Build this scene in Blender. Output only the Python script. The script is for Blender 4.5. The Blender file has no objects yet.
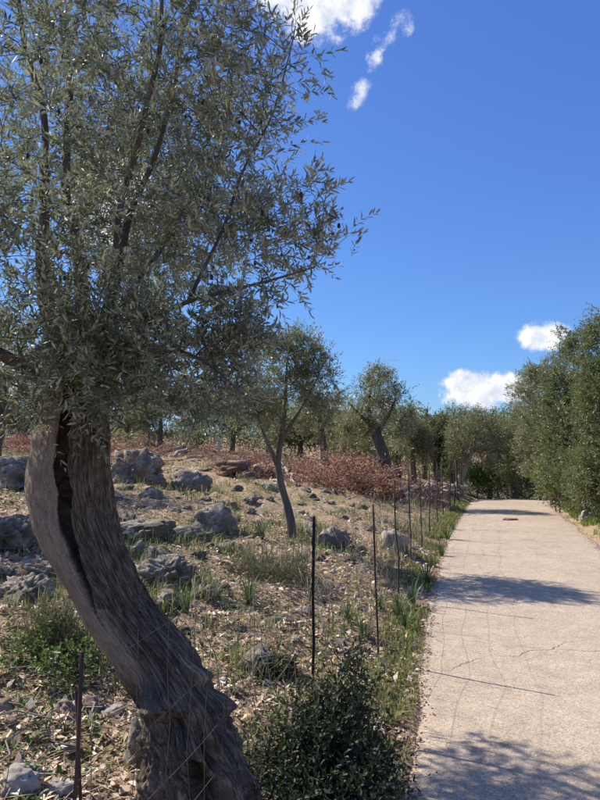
import bpy, math, random
import numpy as np
from mathutils import Vector

R = math.radians
scn = bpy.context.scene
col = scn.collection

# ------------------------------------------------------------------ camera
CAM_H, FOC, PITCH = 1.70, 640.0, 3.58           # metres, focal length in photo pixels (800 high), degrees up
cam_d = bpy.data.cameras.new('camera')
cam = bpy.data.objects.new('camera', cam_d); col.objects.link(cam)
cam.location = (0, 0, CAM_H); cam.rotation_euler = (R(90 + PITCH), 0, 0)
cam_d.sensor_fit = 'VERTICAL'; cam_d.sensor_height = 24.0; cam_d.lens = 24.0 * FOC / 800.0
cam_d.clip_start = 0.05; cam_d.clip_end = 5000
scn.camera = cam
scn.render.resolution_x, scn.render.resolution_y = 768, 1024

# ------------------------------------------------------------------ sun and sky
SUN_EL, SUN_AZ = 42.0, -58.0                     # azimuth clockwise from +Y
S = Vector((math.sin(R(SUN_AZ)) * math.cos(R(SUN_EL)), math.cos(R(SUN_AZ)) * math.cos(R(SUN_EL)), math.sin(R(SUN_EL))))
sd = bpy.data.lights.new('sun', 'SUN'); sd.energy = 4.4; sd.angle = R(0.55); sd.color = (1.0, 0.955, 0.87)
sun = bpy.data.objects.new('sun', sd); col.objects.link(sun)
sun.rotation_euler = S.to_track_quat('Z', 'Y').to_euler()

world = bpy.data.worlds.new('World'); scn.world = world; world.use_nodes = True
wt = world.node_tree; wt.nodes.clear()
def wn(t, **k):
    n = wt.nodes.new(t)
    for a, b in k.items(): setattr(n, a, b)
    return n
def wmath(op, a, b=None, c=None, clamp=False):
    n = wn('ShaderNodeMath', operation=op, use_clamp=clamp)
    for i, v in enumerate((a, b, c)):
        if v is None: continue
        if isinstance(v, (int, float)): n.inputs[i].default_value = v
        else: wt.links.new(v, n.inputs[i])
    return n.outputs[0]
sky = wn('ShaderNodeTexSky', sky_type='NISHITA')
sky.sun_disc = False; sky.sun_elevation = R(SUN_EL); sky.sun_rotation = R(SUN_AZ) % (2 * math.pi)
sky.altitude = 100; sky.air_density = 1.0; sky.dust_density = 0.3; sky.ozone_density = 1.6
sep = wn('ShaderNodeSeparateColor'); wt.links.new(sky.outputs[0], sep.inputs[0])
hs = wn('ShaderNodeCombineColor')                  # the phone's deeper rendering of a clear blue sky
for k_, (gain_, pow_) in enumerate(((0.59, 0.80), (0.945, 0.82), (2.38, 0.60))):
    wt.links.new(wmath('MULTIPLY', wmath('POWER', sep.outputs[k_], pow_), gain_), hs.inputs[k_])
tc = wn('ShaderNodeTexCoord')
nz = wn('ShaderNodeTexNoise'); nz.inputs['Scale'].default_value = 16; nz.inputs['Detail'].default_value = 9; nz.inputs['Roughness'].default_value = 0.62; nz.inputs['Distortion'].default_value = 0.0
wt.links.new(tc.outputs['Generated'], nz.inputs['Vector'])
nz2 = wn('ShaderNodeTexNoise'); nz2.inputs['Scale'].default_value = 46; nz2.inputs['Detail'].default_value = 6; nz2.inputs['Roughness'].default_value = 0.6
wt.links.new(tc.outputs['Generated'], nz2.inputs['Vector'])
def sky_dir(az, el): return Vector((math.sin(R(az)) * math.cos(R(el)), math.cos(R(az)) * math.cos(R(el)), math.sin(R(el))))
# (azimuth, elevation, half width, half height in degrees, strength): fair-weather cumulus, the last ones unseen and added to whiten the fill light
CLOUDS = [(15.8, 4.3, 5.6, 2.3, 1.0), (16.8, 1.4, 4.4, 1.1, 0.85), (20.9, 8.6, 3.2, 1.7, 0.85), (3.6, 1.0, 4.2, 3.2, 0.9), (7.5, 3.2, 1.3, 0.9, 0.6), (10.0, 2.6, 1.6, 0.9, 0.55),
          (1.8, 36.6, 6.6, 5.0, 1.0), (7.4, 31.9, 4.8, 2.0, 0.42, 50), (5.6, 29.4, 2.8, 1.5, 0.38, 58), (-17, 20, 6, 6, 0.75), (-27, 5, 8, 4, 0.8), (10.5, 1.6, 2.0, 0.7, 0.6),
          (52, 7, 7, 2.5, 0.9), (80, 12, 6, 3, 0.8), (110, 6, 8, 2.4, 0.9), (150, 9, 7, 3, 0.9), (-170, 5, 9, 2.6, 0.9), (-135, 12, 7, 3, 0.8), (-100, 6, 8, 2.4, 0.9), (-60, 8, 7, 3, 0.8), (60, 40, 11, 6, 0.8), (-120, 45, 12, 7, 0.8), (170, 30, 12, 6, .9), (100, 24, 9, 5, .9), (-80, 28, 10, 5, .9), (-150, 24, 10, 5, .9), (130, 58, 14, 8, .8), (-40, 62, 12, 7, .8), (-60, 16, 8, 4, .9), (75, 3, 10, 2.5, .9), (-115, 3, 12, 2.5, .9), (130, 16, 9, 4, .9), (0, 75, 12, 8, .7)]
mask = None
for (az, el, hw, hh, st, *tilt) in CLOUDS:
    c = sky_dir(az, el); rt = Vector((math.cos(R(az)), -math.sin(R(az)), 0)); up = rt.cross(c) if rt.cross(c).z > 0 else -rt.cross(c)
    if tilt: ct_, st_ = math.cos(R(tilt[0])), math.sin(R(tilt[0])); rt, up = rt * ct_ + up * st_, up * ct_ - rt * st_
    sub = wn('ShaderNodeVectorMath', operation='SUBTRACT'); wt.links.new(tc.outputs['Generated'], sub.inputs[0]); sub.inputs[1].default_value = c
    da = wn('ShaderNodeVectorMath', operation='DOT_PRODUCT'); wt.links.new(sub.outputs[0], da.inputs[0]); da.inputs[1].default_value = rt / R(hw)
    db = wn('ShaderNodeVectorMath', operation='DOT_PRODUCT'); wt.links.new(sub.outputs[0], db.inputs[0]); db.inputs[1].default_value = up / R(hh)
    dc = wn('ShaderNodeVectorMath', operation='DOT_PRODUCT'); wt.links.new(sub.outputs[0], dc.inputs[0]); dc.inputs[1].default_value = c * 3
    r2 = wmath('ADD', wmath('ADD', wmath('POWER', wmath('ABSOLUTE', da.outputs['Value']), 2.0), wmath('POWER', wmath('ABSOLUTE', db.outputs['Value']), 2.0)), wmath('POWER', wmath('ABSOLUTE', dc.outputs['Value']), 2.0))
    m = wmath('MULTIPLY', wmath('SUBTRACT', 1.0, wmath('SQRT', r2), None, True), st)
    mask = m if mask is None else wmath('MAXIMUM', mask, m)
tex = wmath('ADD', wmath('MULTIPLY', wmath('SUBTRACT', nz.outputs['Fac'], 0.5), 2.2), wmath('MULTIPLY', wmath('SUBTRACT', nz2.outputs['Fac'], 0.5), 0.9))
inside = wmath('GREATER_THAN', mask, 0.001)
dens = wmath('MULTIPLY', wmath('ADD', mask, wmath('MULTIPLY', tex, wmath('ADD', wmath('MULTIPLY', mask, 0.9), 0.28))), inside)
mr = wn('ShaderNodeMapRange', interpolation_type='SMOOTHSTEP'); mr.inputs[1].default_value = 0.20; mr.inputs[2].default_value = 0.50
wt.links.new(dens, mr.inputs[0])
ccol = wn('ShaderNodeMix', data_type='RGBA')
ccol.inputs[6].default_value = (4.9, 5.6, 6.9, 1); ccol.inputs[7].default_value = (8.1, 8.1, 8.1, 1)
offv = wn('ShaderNodeVectorMath', operation='ADD'); wt.links.new(tc.outputs['Generated'], offv.inputs[0]); offv.inputs[1].default_value = (S * 0.016)
nz3 = wn('ShaderNodeTexNoise'); nz3.inputs['Scale'].default_value = 16; nz3.inputs['Detail'].default_value = 9; nz3.inputs['Roughness'].default_value = 0.62
wt.links.new(offv.outputs[0], nz3.inputs['Vector'])
lit = wmath('ADD', wmath('MULTIPLY', wmath('SUBTRACT', nz.outputs['Fac'], nz3.outputs['Fac']), 5.0), 0.62, None, True)  # sunward side of the clouds painted lighter, far side greyer, by offset noise
wt.links.new(lit, ccol.inputs[0])
mixc = wn('ShaderNodeMix', data_type='RGBA')
wt.links.new(mr.outputs[0], mixc.inputs[0]); wt.links.new(hs.outputs[0], mixc.inputs[6]); wt.links.new(ccol.outputs[2], mixc.inputs[7])
bg = wn('ShaderNodeBackground'); bg.inputs['Strength'].default_value = 0.085
wt.links.new(mixc.outputs[2], bg.inputs['Color'])
wo = wn('ShaderNodeOutputWorld'); wt.links.new(bg.outputs[0], wo.inputs['Surface'])

vs = scn.view_settings
scn.display_settings.display_device = 'sRGB'
vs.view_transform = 'Standard'; vs.look = 'None'; vs.gamma = 1.0; vs.use_curve_mapping = False; vs.exposure = 0.62
scn.cycles.max_bounces = 8; scn.cycles.transparent_max_bounces = 8; scn.cycles.use_denoising = True

# ------------------------------------------------------------------ helpers: noise
def vnoise(p, seed=0):
    p = np.asarray(p, float); i = np.floor(p).astype(np.int64); f = p - i; f = f * f * (3 - 2 * f)
    def h(ix, iy, iz):
        n = (ix * 374761393 + iy * 668265263 + iz * 2147483647 + seed * 974711) & 0xFFFFFFFF
        n = ((n ^ (n >> 13)) * 1274126177) & 0xFFFFFFFF
        n = ((n ^ (n >> 15)) * 2246822519) & 0xFFFFFFFF
        return ((n ^ (n >> 16)) & 0xFFFF) / 32767.5 - 1.0
    x, y, z = i[:, 0], i[:, 1], i[:, 2]; fx, fy, fz = f[:, 0], f[:, 1], f[:, 2]
    r = 0
    for a in (0, 1):
        for b in (0, 1):
            for c in (0, 1):
                r = r + h(x + a, y + b, z + c) * (fx if a else 1 - fx) * (fy if b else 1 - fy) * (fz if c else 1 - fz)
    return r
def fbm(p, octs=4, seed=0, gain=0.5):
    p = np.asarray(p, float); a, r = 1.0, 0
    for o in range(octs):
        r = r + a * vnoise(p * (2.03 ** o) + 17.3 * o, seed + o); a *= gain
    return r
def sstep(a, b, x):
    t = np.clip((x - a) / (b - a), 0, 1); return t * t * (3 - 2 * t)
def unit(v): return v / np.maximum(np.linalg.norm(v, axis=-1, keepdims=True), 1e-9)

# ------------------------------------------------------------------ helpers: meshes and objects
def mesh_np(name, V, F, mat=None, smooth=False):
    """V (n,3); F a list of int arrays (m,k): faces of k corners each."""
    me = bpy.data.meshes.new(name)
    V = np.asarray(V, np.float32); me.vertices.add(len(V)); me.vertices.foreach_set('co', V.ravel())
    F = [np.asarray(f, np.int32) for f in F if len(f)]
    loops = np.concatenate([f.ravel() for f in F]); tot = np.concatenate([np.full(len(f), f.shape[1], np.int32) for f in F])
    start = np.concatenate([[0], np.cumsum(tot)[:-1]]).astype(np.int32)
    me.loops.add(len(loops)); me.loops.foreach_set('vertex_index', loops)
    me.polygons.add(len(tot)); me.polygons.foreach_set('loop_start', start)
    if smooth: me.polygons.foreach_set('use_smooth', np.ones(len(tot), bool))
    me.update(calc_edges=True); me.validate()
    if mat: me.materials.append(mat)
    return me
def tag(o, label=None, cat=None, group=None, kind=None):
    if label: o['label'] = label
    if cat: o['category'] = cat
    if group: o['group'] = group
    if kind: o['kind'] = kind
    return o
def add(name, me, parent=None, loc=None):
    o = bpy.data.objects.new(name, me); col.objects.link(o)
    if parent is not None: o.parent = parent
    if loc is not None: o.location = loc
    return o
def empty(name, loc):
    o = bpy.data.objects.new(name, None); col.objects.link(o); o.location = loc; o.empty_display_size = 0.2
    return o
class Geo:
    def __init__(s): s.V = []; s.F = {}; s.n = 0
    def put(s, V, F):
        V = np.asarray(V, float)
        for f in F:
            f = np.asarray(f)
            if len(f): s.F.setdefault(f.shape[1], []).append(f + s.n)
        s.V.append(V); s.n += len(V)
    def mesh(s, name, mat, smooth=False, origin=(0, 0, 0)):
        return mesh_np(name, np.concatenate(s.V) - np.asarray(origin), [np.concatenate(v) for v in s.F.values()], mat, smooth)
def tube(P, Rr, k=6, cap=True, rng=None, rough=0.0):
    P = np.asarray(P, float); n = len(P); Rr = np.broadcast_to(np.asarray(Rr, float), (n,))
    T = np.gradient(P, axis=0) if n > 2 else np.repeat((P[1] - P[0])[None], 2, 0)
    T = unit(T); ref = np.array([0.31, 0.87, 0.21]) if abs(T[0, 2]) > 0.7 else np.array([0.1, 0.15, 1.0])
    A = unit(np.cross(T, ref)); B = np.cross(T, A)
    th = np.arange(k) * 2 * math.pi / k
    rr = Rr[:, None] * np.ones(k)
    if rough and rng is not None: rr = rr * (1 + rough * (rng.random((n, k)) - 0.5) * 2)
    V = P[:, None, :] + rr[..., None] * (np.cos(th)[None, :, None] * A[:, None, :] + np.sin(th)[None, :, None] * B[:, None, :])
    i = np.arange(n - 1)[:, None] * k; j = np.arange(k)[None, :]; j2 = (j + 1) % k
    Q = np.stack([i + j, i + j2, i + k + j2, i + k + j], -1).reshape(-1, 4)
    V = V.reshape(-1, 3); F = [Q]
    if cap:
        V = np.concatenate([V, P[:1], P[-1:]]); c0, c1 = n * k, n * k + 1; jj = np.arange(k); jn = (jj + 1) % k
        F.append(np.stack([np.full(k, c0), jn, jj], -1)); F.append(np.stack([np.full(k, c1), (n - 1) * k + jj, (n - 1) * k + jn], -1))
    return V, F
def resample(P, step):
    P = np.asarray(P, float); seg = np.linalg.norm(np.diff(P, axis=0), axis=1); s = np.concatenate([[0], np.cumsum(seg)])
    n = max(2, int(s[-1] / step) + 1); t = np.linspace(0, s[-1], n)
    Q = np.stack([np.interp(t, s, P[:, c]) for c in range(P.shape[1])], -1)
    for _ in range(2):
        if n > 4: Q[1:-1] = 0.25 * Q[:-2] + 0.5 * Q[1:-1] + 0.25 * Q[2:]
    return Q

LEAF_FOLD = (np.array([[0, 0, 0], [.28, -.42, .10], [.28, 0, 0], [.28, .42, .10], [.62, -.45, .12], [.62, 0, .02], [.62, .45, .12], [1, 0, -.03]]),
             [np.array([[0, 1, 2], [0, 2, 3], [4, 7, 5], [5, 7, 6]]), np.array([[1, 4, 5, 2], [2, 5, 6, 3]])])
LEAF_FLAT = (np.array([[0, 0, 0], [.45, -.5, .10], [1, 0, -.04], [.45, .5, .10]]), [np.array([[0, 1, 2, 3]])])
LEAF_LANCE = (np.array([[0, 0, 0], [.28, -.42, .10], [.64, -.44, .12], [1, 0, -.03], [.64, .44, .12], [.28, .42, .10]]), [np.array([[0, 1, 2, 3], [0, 3, 4, 5]])])
LEAF_OVAL = (np.array([[0, 0, 0], [.3, -.42, .08], [.72, -.40, .08], [1, 0, -.04], [.72, .40, .08], [.3, .42, .08]]), [np.array([[0, 1, 2, 3], [0, 3, 4, 5]])])
def leaf_geo(P, A, N, L, W, tmpl):
    tv, tf = tmpl; A = unit(A); Sd = unit(np.cross(N, A)); N = np.cross(A, Sd)
    V = P[:, None, :] + L[:, None, None] * tv[None, :, 0:1] * A[:, None, :] + W[:, None, None] * tv[None, :, 1:2] * Sd[:, None, :] + W[:, None, None] * tv[None, :, 2:3] * 1.6 * N[:, None, :]
    k = len(tv); off = (np.arange(len(P)) * k)[:, None, None]
    return V.reshape(-1, 3), [(f[None] + off).reshape(-1, f.shape[1]) for f in tf]
def rdir(rng, n):
    v = rng.normal(size=(n, 3)); return unit(v)

# ------------------------------------------------------------------ helpers: materials
def new_mat(name):
    m = bpy.data.materials.new(name); m.use_nodes = True; t = m.node_tree; t.nodes.clear()
    out = t.nodes.new('ShaderNodeOutputMaterial'); b = t.nodes.new('ShaderNodeBsdfPrincipled'); t.links.new(b.outputs[0], out.inputs[0])
    return m, t, b, out
def ramp(t, src, stops, interp='LINEAR'):
    r = t.nodes.new('ShaderNodeValToRGB'); r.color_ramp.interpolation = interp; el = r.color_ramp.elements
    while len(el) < len(stops): el.new(0.5)
    for e, (p, c) in zip(el, stops): e.position = p; e.color = (*c, 1)
    t.links.new(src, r.inputs[0]); return r.outputs[0]
def noise(t, scale, detail=4, rough=0.55, vec=None, dist=0.0):
    n = t.nodes.new('ShaderNodeTexNoise'); n.inputs['Scale'].default_value = scale; n.inputs['Detail'].default_value = detail
    n.inputs['Roughness'].default_value = rough; n.inputs['Distortion'].default_value = dist
    if vec is not None: t.links.new(vec, n.inputs['Vector'])
    return n.outputs['Fac']
def mixrgb(t, fac, a, b, mode='MIX'):
    n = t.nodes.new('ShaderNodeMix'); n.data_type = 'RGBA'; n.blend_type = mode
    for i, v in ((0, fac), (6, a), (7, b)):
        if isinstance(v, (int, float)): n.inputs[i].default_value = v
        elif isinstance(v, tuple): n.inputs[i].default_value = (*v, 1)
        else: t.links.new(v, n.inputs[i])
    return n.outputs[2]
def bump(t, b, h, strength=0.5, dist=0.01):
    n = t.nodes.new('ShaderNodeBump'); n.inputs['Strength'].default_value = strength; n.inputs['Distance'].default_value = dist
    t.links.new(h, n.inputs['Height']); t.links.new(n.outputs[0], b.inputs['Normal'])
def coords(t, which='Object', scale=None):
    c = t.nodes.new('ShaderNodeTexCoord'); o = c.outputs[which]
    if scale:
        m = t.nodes.new('ShaderNodeMapping'); m.inputs['Scale'].default_value = scale; t.links.new(o, m.inputs['Vector']); o = m.outputs[0]
    return o
def leaf_mat(name, top, under, rough=0.42, trans=0.35, tcol=None, vary=0.35):
    m, t, b, out = new_mat(name)
    g = t.nodes.new('ShaderNodeNewGeometry')
    lo = tuple(c * (1 - vary) for c in top); hi = tuple(c * (1 + vary) for c in top)
    ct = ramp(t, g.outputs['Random Per Island'], [(0, lo), (0.6, top), (0.93, hi), (1.0, (hi[0] * 1.7, hi[1] * 1.35, hi[2] * 1.0))])
    c = mixrgb(t, g.outputs['Backfacing'], ct, under)
    t.links.new(c, b.inputs['Base Color']); b.inputs['Roughness'].default_value = rough
    b.inputs['Specular IOR Level'].default_value = 0.5
    tr = t.nodes.new('ShaderNodeBsdfTranslucent')
    tk = mixrgb(t, 0.6, ct, tcol if tcol else tuple(min(1, c * 1.8) for c in top)); t.links.new(tk, tr.inputs['Color'])
    mx = t.nodes.new('ShaderNodeMixShader'); mx.inputs[0].default_value = trans
    t.links.new(b.outputs[0], mx.inputs[1]); t.links.new(tr.outputs[0], mx.inputs[2]); t.links.new(mx.outputs[0], out.inputs[0])
    return m
def island_mat(name, stops, rough=0.8, trans=0.0):
    m, t, b, out = new_mat(name); g = t.nodes.new('ShaderNodeNewGeometry')
    c = ramp(t, g.outputs['Random Per Island'], stops); t.links.new(c, b.inputs['Base Color']); b.inputs['Roughness'].default_value = rough
    b.inputs['Specular IOR Level'].default_value = 0.25
    if trans:
        tr = t.nodes.new('ShaderNodeBsdfTranslucent'); t.links.new(c, tr.inputs['Color']); mx = t.nodes.new('ShaderNodeMixShader'); mx.inputs[0].default_value = trans
        t.links.new(b.outputs[0], mx.inputs[1]); t.links.new(tr.outputs[0], mx.inputs[2]); t.links.new(mx.outputs[0], out.inputs[0])
    return m
def rough_mat(name, stops, scale=6, vscale=(1, 1, 1), rough=0.9, bstr=0.6, bdist=0.02, detail=10, ls=None):
    m, t, b, out = new_mat(name); v = coords(t, 'Object', vscale)
    f = noise(t, scale, detail, 0.65, v); c = ramp(t, f, stops)
    if ls: c = mixrgb(t, ramp(t, noise(t, ls[0], 3, 0.5, v), [(0.42, (0, 0, 0)), (0.62, (1, 1, 1))]), c, ls[1])
    t.links.new(c, b.inputs['Base Color']); b.inputs['Roughness'].default_value = rough; b.inputs['Specular IOR Level'].default_value = 0.2
    bump(t, b, f, bstr, bdist); return m

M = {}
M['olive_leaf'] = leaf_mat('olive_leaf', (0.150, 0.165, 0.100), (0.47, 0.48, 0.39), 0.52, 0.36, (0.30, 0.34, 0.17))
M['olive_far'] = leaf_mat('olive_leaf_far', (0.168, 0.178, 0.09), (0.31, 0.31, 0.22), 0.42, 0.38, (0.31, 0.32, 0.10))
M['oak_leaf'] = leaf_mat('evergreen_leaf', (0.112, 0.130, 0.052), (0.20, 0.215, 0.125), 0.48, 0.36, (0.26, 0.30, 0.07))
M['bright_leaf'] = leaf_mat('fresh_green_leaf', (0.085, 0.15, 0.03), (0.13, 0.19, 0.06), 0.45, 0.35, (0.28, 0.40, 0.05))
M['lentisk_leaf'] = leaf_mat('dark_shrub_leaf', (0.036, 0.048, 0.018), (0.07, 0.085, 0.038), 0.6, 0.22, (0.08, 0.12, 0.02))
M['grey_shrub'] = leaf_mat('grey_green_shrub_leaf', (0.13, 0.14, 0.06), (0.20, 0.20, 0.11), 0.7, 0.25, (0.22, 0.22, 0.08))
M['red_leaf'] = island_mat('dead_red_leaf', [(0, (0.25, 0.11, 0.065)), (0.5, (0.44, 0.21, 0.13)), (0.85, (0.55, 0.32, 0.22)), (1, (0.42, 0.32, 0.23))], 0.85, 0.2)
M['litter'] = island_mat('dry_leaf_litter', [(0, (0.17, 0.10, 0.055)), (0.18, (0.36, 0.225, 0.135)), (0.42, (0.58, 0.41, 0.26)), (0.72, (0.72, 0.57, 0.41)), (1, (0.80, 0.72, 0.58))], 0.8, 0.12)
M['crumb'] = island_mat('brown_verge_litter', [(0, (0.13, 0.07, 0.045)), (0.5, (0.27, 0.165, 0.105)), (0.85, (0.40, 0.27, 0.18)), (1, (0.55, 0.42, 0.30))], 0.9)
M['twig'] = island_mat('dry_twig', [(0, (0.12, 0.085, 0.06)), (0.5, (0.26, 0.2, 0.15)), (1, (0.46, 0.38, 0.30))], 0.9)
M['grass'] = island_mat('verge_grass', [(0, (0.10, 0.14, 0.03)), (0.4, (0.20, 0.24, 0.055)), (0.7, (0.34, 0.34, 0.11)), (1, (0.48, 0.41, 0.22))], 0.6, 0.5)
M['green_grass'] = island_mat('green_verge_grass', [(0, (0.08, 0.14, 0.025)), (0.6, (0.17, 0.25, 0.05)), (1, (0.36, 0.36, 0.12))], 0.6, 0.5)
M['field_grass'] = island_mat('field_grass', [(0, (0.10, 0.14, 0.04)), (0.45, (0.19, 0.235, 0.07)), (0.7, (0.34, 0.33, 0.13)), (1, (0.54, 0.45, 0.27))], 0.7, 0.3)
M['dry_stem'] = island_mat('dry_stem', [(0, (0.26, 0.19, 0.12)), (1, (0.46, 0.37, 0.25))], 0.8, 0.1)
M['strap'] = island_mat('strap_leaf', [(0, (0.055, 0.10, 0.035)), (0.6, (0.10, 0.16, 0.06)), (1, (0.17, 0.22, 0.09))], 0.45, 0.3)
M['herb'] = island_mat('herb_leaf', [(0, (0.07, 0.115, 0.03)), (0.6, (0.14, 0.20, 0.05)), (1, (0.27, 0.32, 0.10))], 0.5, 0.3)
M['limestone'] = rough_mat('grey_limestone', [(0.3, (0.09, 0.074, 0.054)), (0.46, (0.25, 0.21, 0.16)), (0.6, (0.44, 0.385, 0.305)), (0.78, (0.64, 0.57, 0.465))], 16, (1, 1, 1.4), 0.95, 1.0, 0.03, 12, (3.5, (0.18, 0.15, 0.11)))
M['pale_stone'] = rough_mat('pale_limestone', [(0.25, (0.20, 0.165, 0.13)), (0.55, (0.38, 0.33, 0.275)), (0.8, (0.52, 0.475, 0.41))], 9, (1, 1, 1), 0.9, 0.7, 0.015)
M['brown_stone'] = rough_mat('earthy_stone', [(0.25, (0.16, 0.11, 0.08)), (0.55, (0.30, 0.22, 0.16)), (0.8, (0.42, 0.34, 0.27))], 12, (1, 1, 1), 0.95, 0.7, 0.012)
M['twig_bark'] = rough_mat('twig_bark', [(0.3, (0.055, 0.048, 0.04)), (0.7, (0.13, 0.115, 0.095))], 30, (1, 1, 0.4), 0.9, 0.4, 0.004)
M['bark'] = rough_mat('olive_bark', [(0.3, (0.06, 0.052, 0.045)), (0.55, (0.14, 0.12, 0.10)), (0.8, (0.25, 0.22, 0.19))], 14, (1, 1, 0.22), 0.95, 1.0, 0.02)
M['pale_wood'] = rough_mat('pale_cut_wood', [(0.3, (0.22, 0.17, 0.13)), (0.7, (0.46, 0.39, 0.31))], 16, (1, 1, 0.3), 0.9, 0.5, 0.01)
M['dark_wood'] = rough_mat('weathered_dark_wood', [(0.3, (0.06, 0.04, 0.03)), (0.7, (0.20, 0.13, 0.09))], 16, (1, 1, 0.3), 0.9, 0.5, 0.01)
M['rust'] = rough_mat('rusty_iron', [(0.3, (0.035, 0.022, 0.017)), (0.7, (0.11, 0.065, 0.045))], 40, (1, 1, 0.3), 0.85, 0.4, 0.003)
M['black_iron'] = rough_mat('dark_iron', [(0.3, (0.008, 0.008, 0.008)), (0.7, (0.025, 0.022, 0.02))], 40, (1, 1, 0.3), 0.7, 0.3, 0.002)
M['crack'] = rough_mat('crack_fill', [(0.3, (0.17, 0.125, 0.085)), (0.7, (0.3, 0.23, 0.165))], 30)
m, t, b, o_ = new_mat('galvanised_wire'); b.inputs['Base Color'].default_value = (0.13, 0.11, 0.095, 1); b.inputs['Roughness'].default_value = 0.65; b.inputs['Metallic'].default_value = 0.25; M['wire'] = m
m, t, b, o_ = new_mat('black_olive'); b.inputs['Base Color'].default_value = (0.012, 0.010, 0.014, 1); b.inputs['Roughness'].default_value = 0.35; M['fruit'] = m

# soil of the field
m, t, b, o_ = new_mat('field_soil'); v = coords(t, 'Object')
n1 = noise(t, 0.9, 5, 0.6, v); n2 = noise(t, 22, 8, 0.7, v); n3 = noise(t, 90, 4, 0.7, v)
c1 = ramp(t, n2, [(0.25, (0.15, 0.092, 0.053)), (0.46, (0.37, 0.245, 0.145)), (0.6, (0.56, 0.41, 0.26)), (0.76, (0.70, 0.56, 0.40))])
c2 = ramp(t, n3, [(0.3, (0.08, 0.088, 0.034)), (0.6, (0.21, 0.205, 0.08)), (0.8, (0.40, 0.34, 0.19))])
c = mixrgb(t, ramp(t, n1, [(0.5, (0, 0, 0)), (0.66, (0.75, 0.75, 0.75))]), c1, c2)
t.links.new(c, b.inputs['Base Color']); b.inputs['Roughness'].default_value = 1.0; b.inputs['Specular IOR Level'].default_value = 0.1
bump(t, b, n2, 1.0, 0.03); M['soil'] = m
# old sun-bleached asphalt
m, t, b, o_ = new_mat('bleached_asphalt'); v = coords(t, 'Object')
vo = t.nodes.new('ShaderNodeTexVoronoi'); vo.inputs['Scale'].default_value = 130; t.links.new(v, vo.inputs['Vector'])
sp = t.nodes.new('ShaderNodeSeparateColor'); t.links.new(vo.outputs['Color'], sp.inputs[0])
grain = ramp(t, sp.outputs[0], [(0, (0.31, 0.24, 0.168)), (0.25, (0.445, 0.348, 0.25)), (0.6, (0.525, 0.415, 0.30)), (0.92, (0.59, 0.48, 0.36)), (1, (0.68, 0.59, 0.47))])
big = noise(t, 0.8, 6, 0.6, v); stn = noise(t, 2.6, 7, 0.7, v, .8); mid = noise(t, 7, 5, 0.65, v)
c = mixrgb(t, 0.75, grain, ramp(t, mid, [(0.3, (0.82, 0.80, 0.78)), (0.7, (1.1, 1.08, 1.05))]), 'MULTIPLY')
c = mixrgb(t, 1.0, c, ramp(t, big, [(0.3, (0.88, 0.86, 0.86)), (0.7, (1.06, 1.05, 1.03))]), 'MULTIPLY')
c = mixrgb(t, 1.0, c, ramp(t, stn, [(0.30, (0.80, 0.78, 0.76)), (0.46, (1, 1, 1)), (0.7, (1.03, 1.03, 1.02))]), 'MULTIPLY')
t.links.new(c, b.inputs['Base Color']); b.inputs['Roughness'].default_value = 0.92; b.inputs['Specular IOR Level'].default_value = 0.25
hgt = mixrgb(t, 0.35, vo.outputs['Distance'], mid); bump(t, b, hgt, 0.55, 0.006); M['asphalt'] = m
# far scrubby hill
M['hill'] = rough_mat('scrub_hill', [(0.3, (0.05, 0.07, 0.06)), (0.7, (0.12, 0.14, 0.12))], 0.05, (1, 1, 1), 1.0, 0.5, 1.0)
# old olive trunk: bare wood beside furrowed bark, driven by attributes made with the mesh
m, t, b, o_ = new_mat('old_olive_trunk')
at1 = t.nodes.new('ShaderNodeAttribute'); at1.attribute_name = 'grain'
at2 = t.nodes.new('ShaderNodeAttribute'); at2.attribute_name = 'bare'
mp = t.nodes.new('ShaderNodeMapping'); mp.inputs['Scale'].default_value = (1, 1, 0.3); t.links.new(at1.outputs['Vector'], mp.inputs['Vector'])
f1 = noise(t, 60, 9, 0.72, mp.outputs[0], 0.3); f2 = noise(t, 9, 6, 0.6, at1.outputs['Vector']); f3 = noise(t, 70, 6, 0.7, mp.outputs[0])
vc = t.nodes.new('ShaderNodeTexVoronoi'); vc.feature = 'DISTANCE_TO_EDGE'; vc.inputs['Scale'].default_value = 55
vm = t.nodes.new('ShaderNodeVectorMath'); vm.operation = 'ADD'; mp2 = t.nodes.new('ShaderNodeMapping'); mp2.inputs['Scale'].default_value = (1, 1, 0.09); t.links.new(at1.outputs['Vector'], mp2.inputs['Vector'])
nv = t.nodes.new('ShaderNodeTexNoise'); nv.inputs['Scale'].default_value = 30; nv.inputs['Detail'].default_value = 4; t.links.new(mp2.outputs[0], nv.inputs['Vector'])
sc_ = t.nodes.new('ShaderNodeVectorMath'); sc_.operation = 'SCALE'; sc_.inputs['Scale'].default_value = 0.03; t.links.new(nv.outputs['Color'], sc_.inputs[0])
t.links.new(mp2.outputs[0], vm.inputs[0]); t.links.new(sc_.outputs[0], vm.inputs[1]); t.links.new(vm.outputs[0], vc.inputs['Vector'])
crk = ramp(t, vc.outputs['Distance'], [(0.0, (0.5, 0.47, 0.45)), (0.07, (1, 1, 1))])
bark = ramp(t, f1, [(0.32, (0.065, 0.046, 0.030)), (0.5, (0.205, 0.157, 0.108)), (0.66, (0.42, 0.335, 0.24))])
wood = ramp(t, f3, [(0.25, (0.20, 0.150, 0.105)), (0.5, (0.36, 0.285, 0.21)), (0.75, (0.48, 0.40, 0.31))])
bark = mixrgb(t, 1.0, bark, crk, 'MULTIPLY'); wood = mixrgb(t, 0.25, wood, crk, 'MULTIPLY')
c = mixrgb(t, at2.outputs['Fac'], bark, wood)
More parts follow.
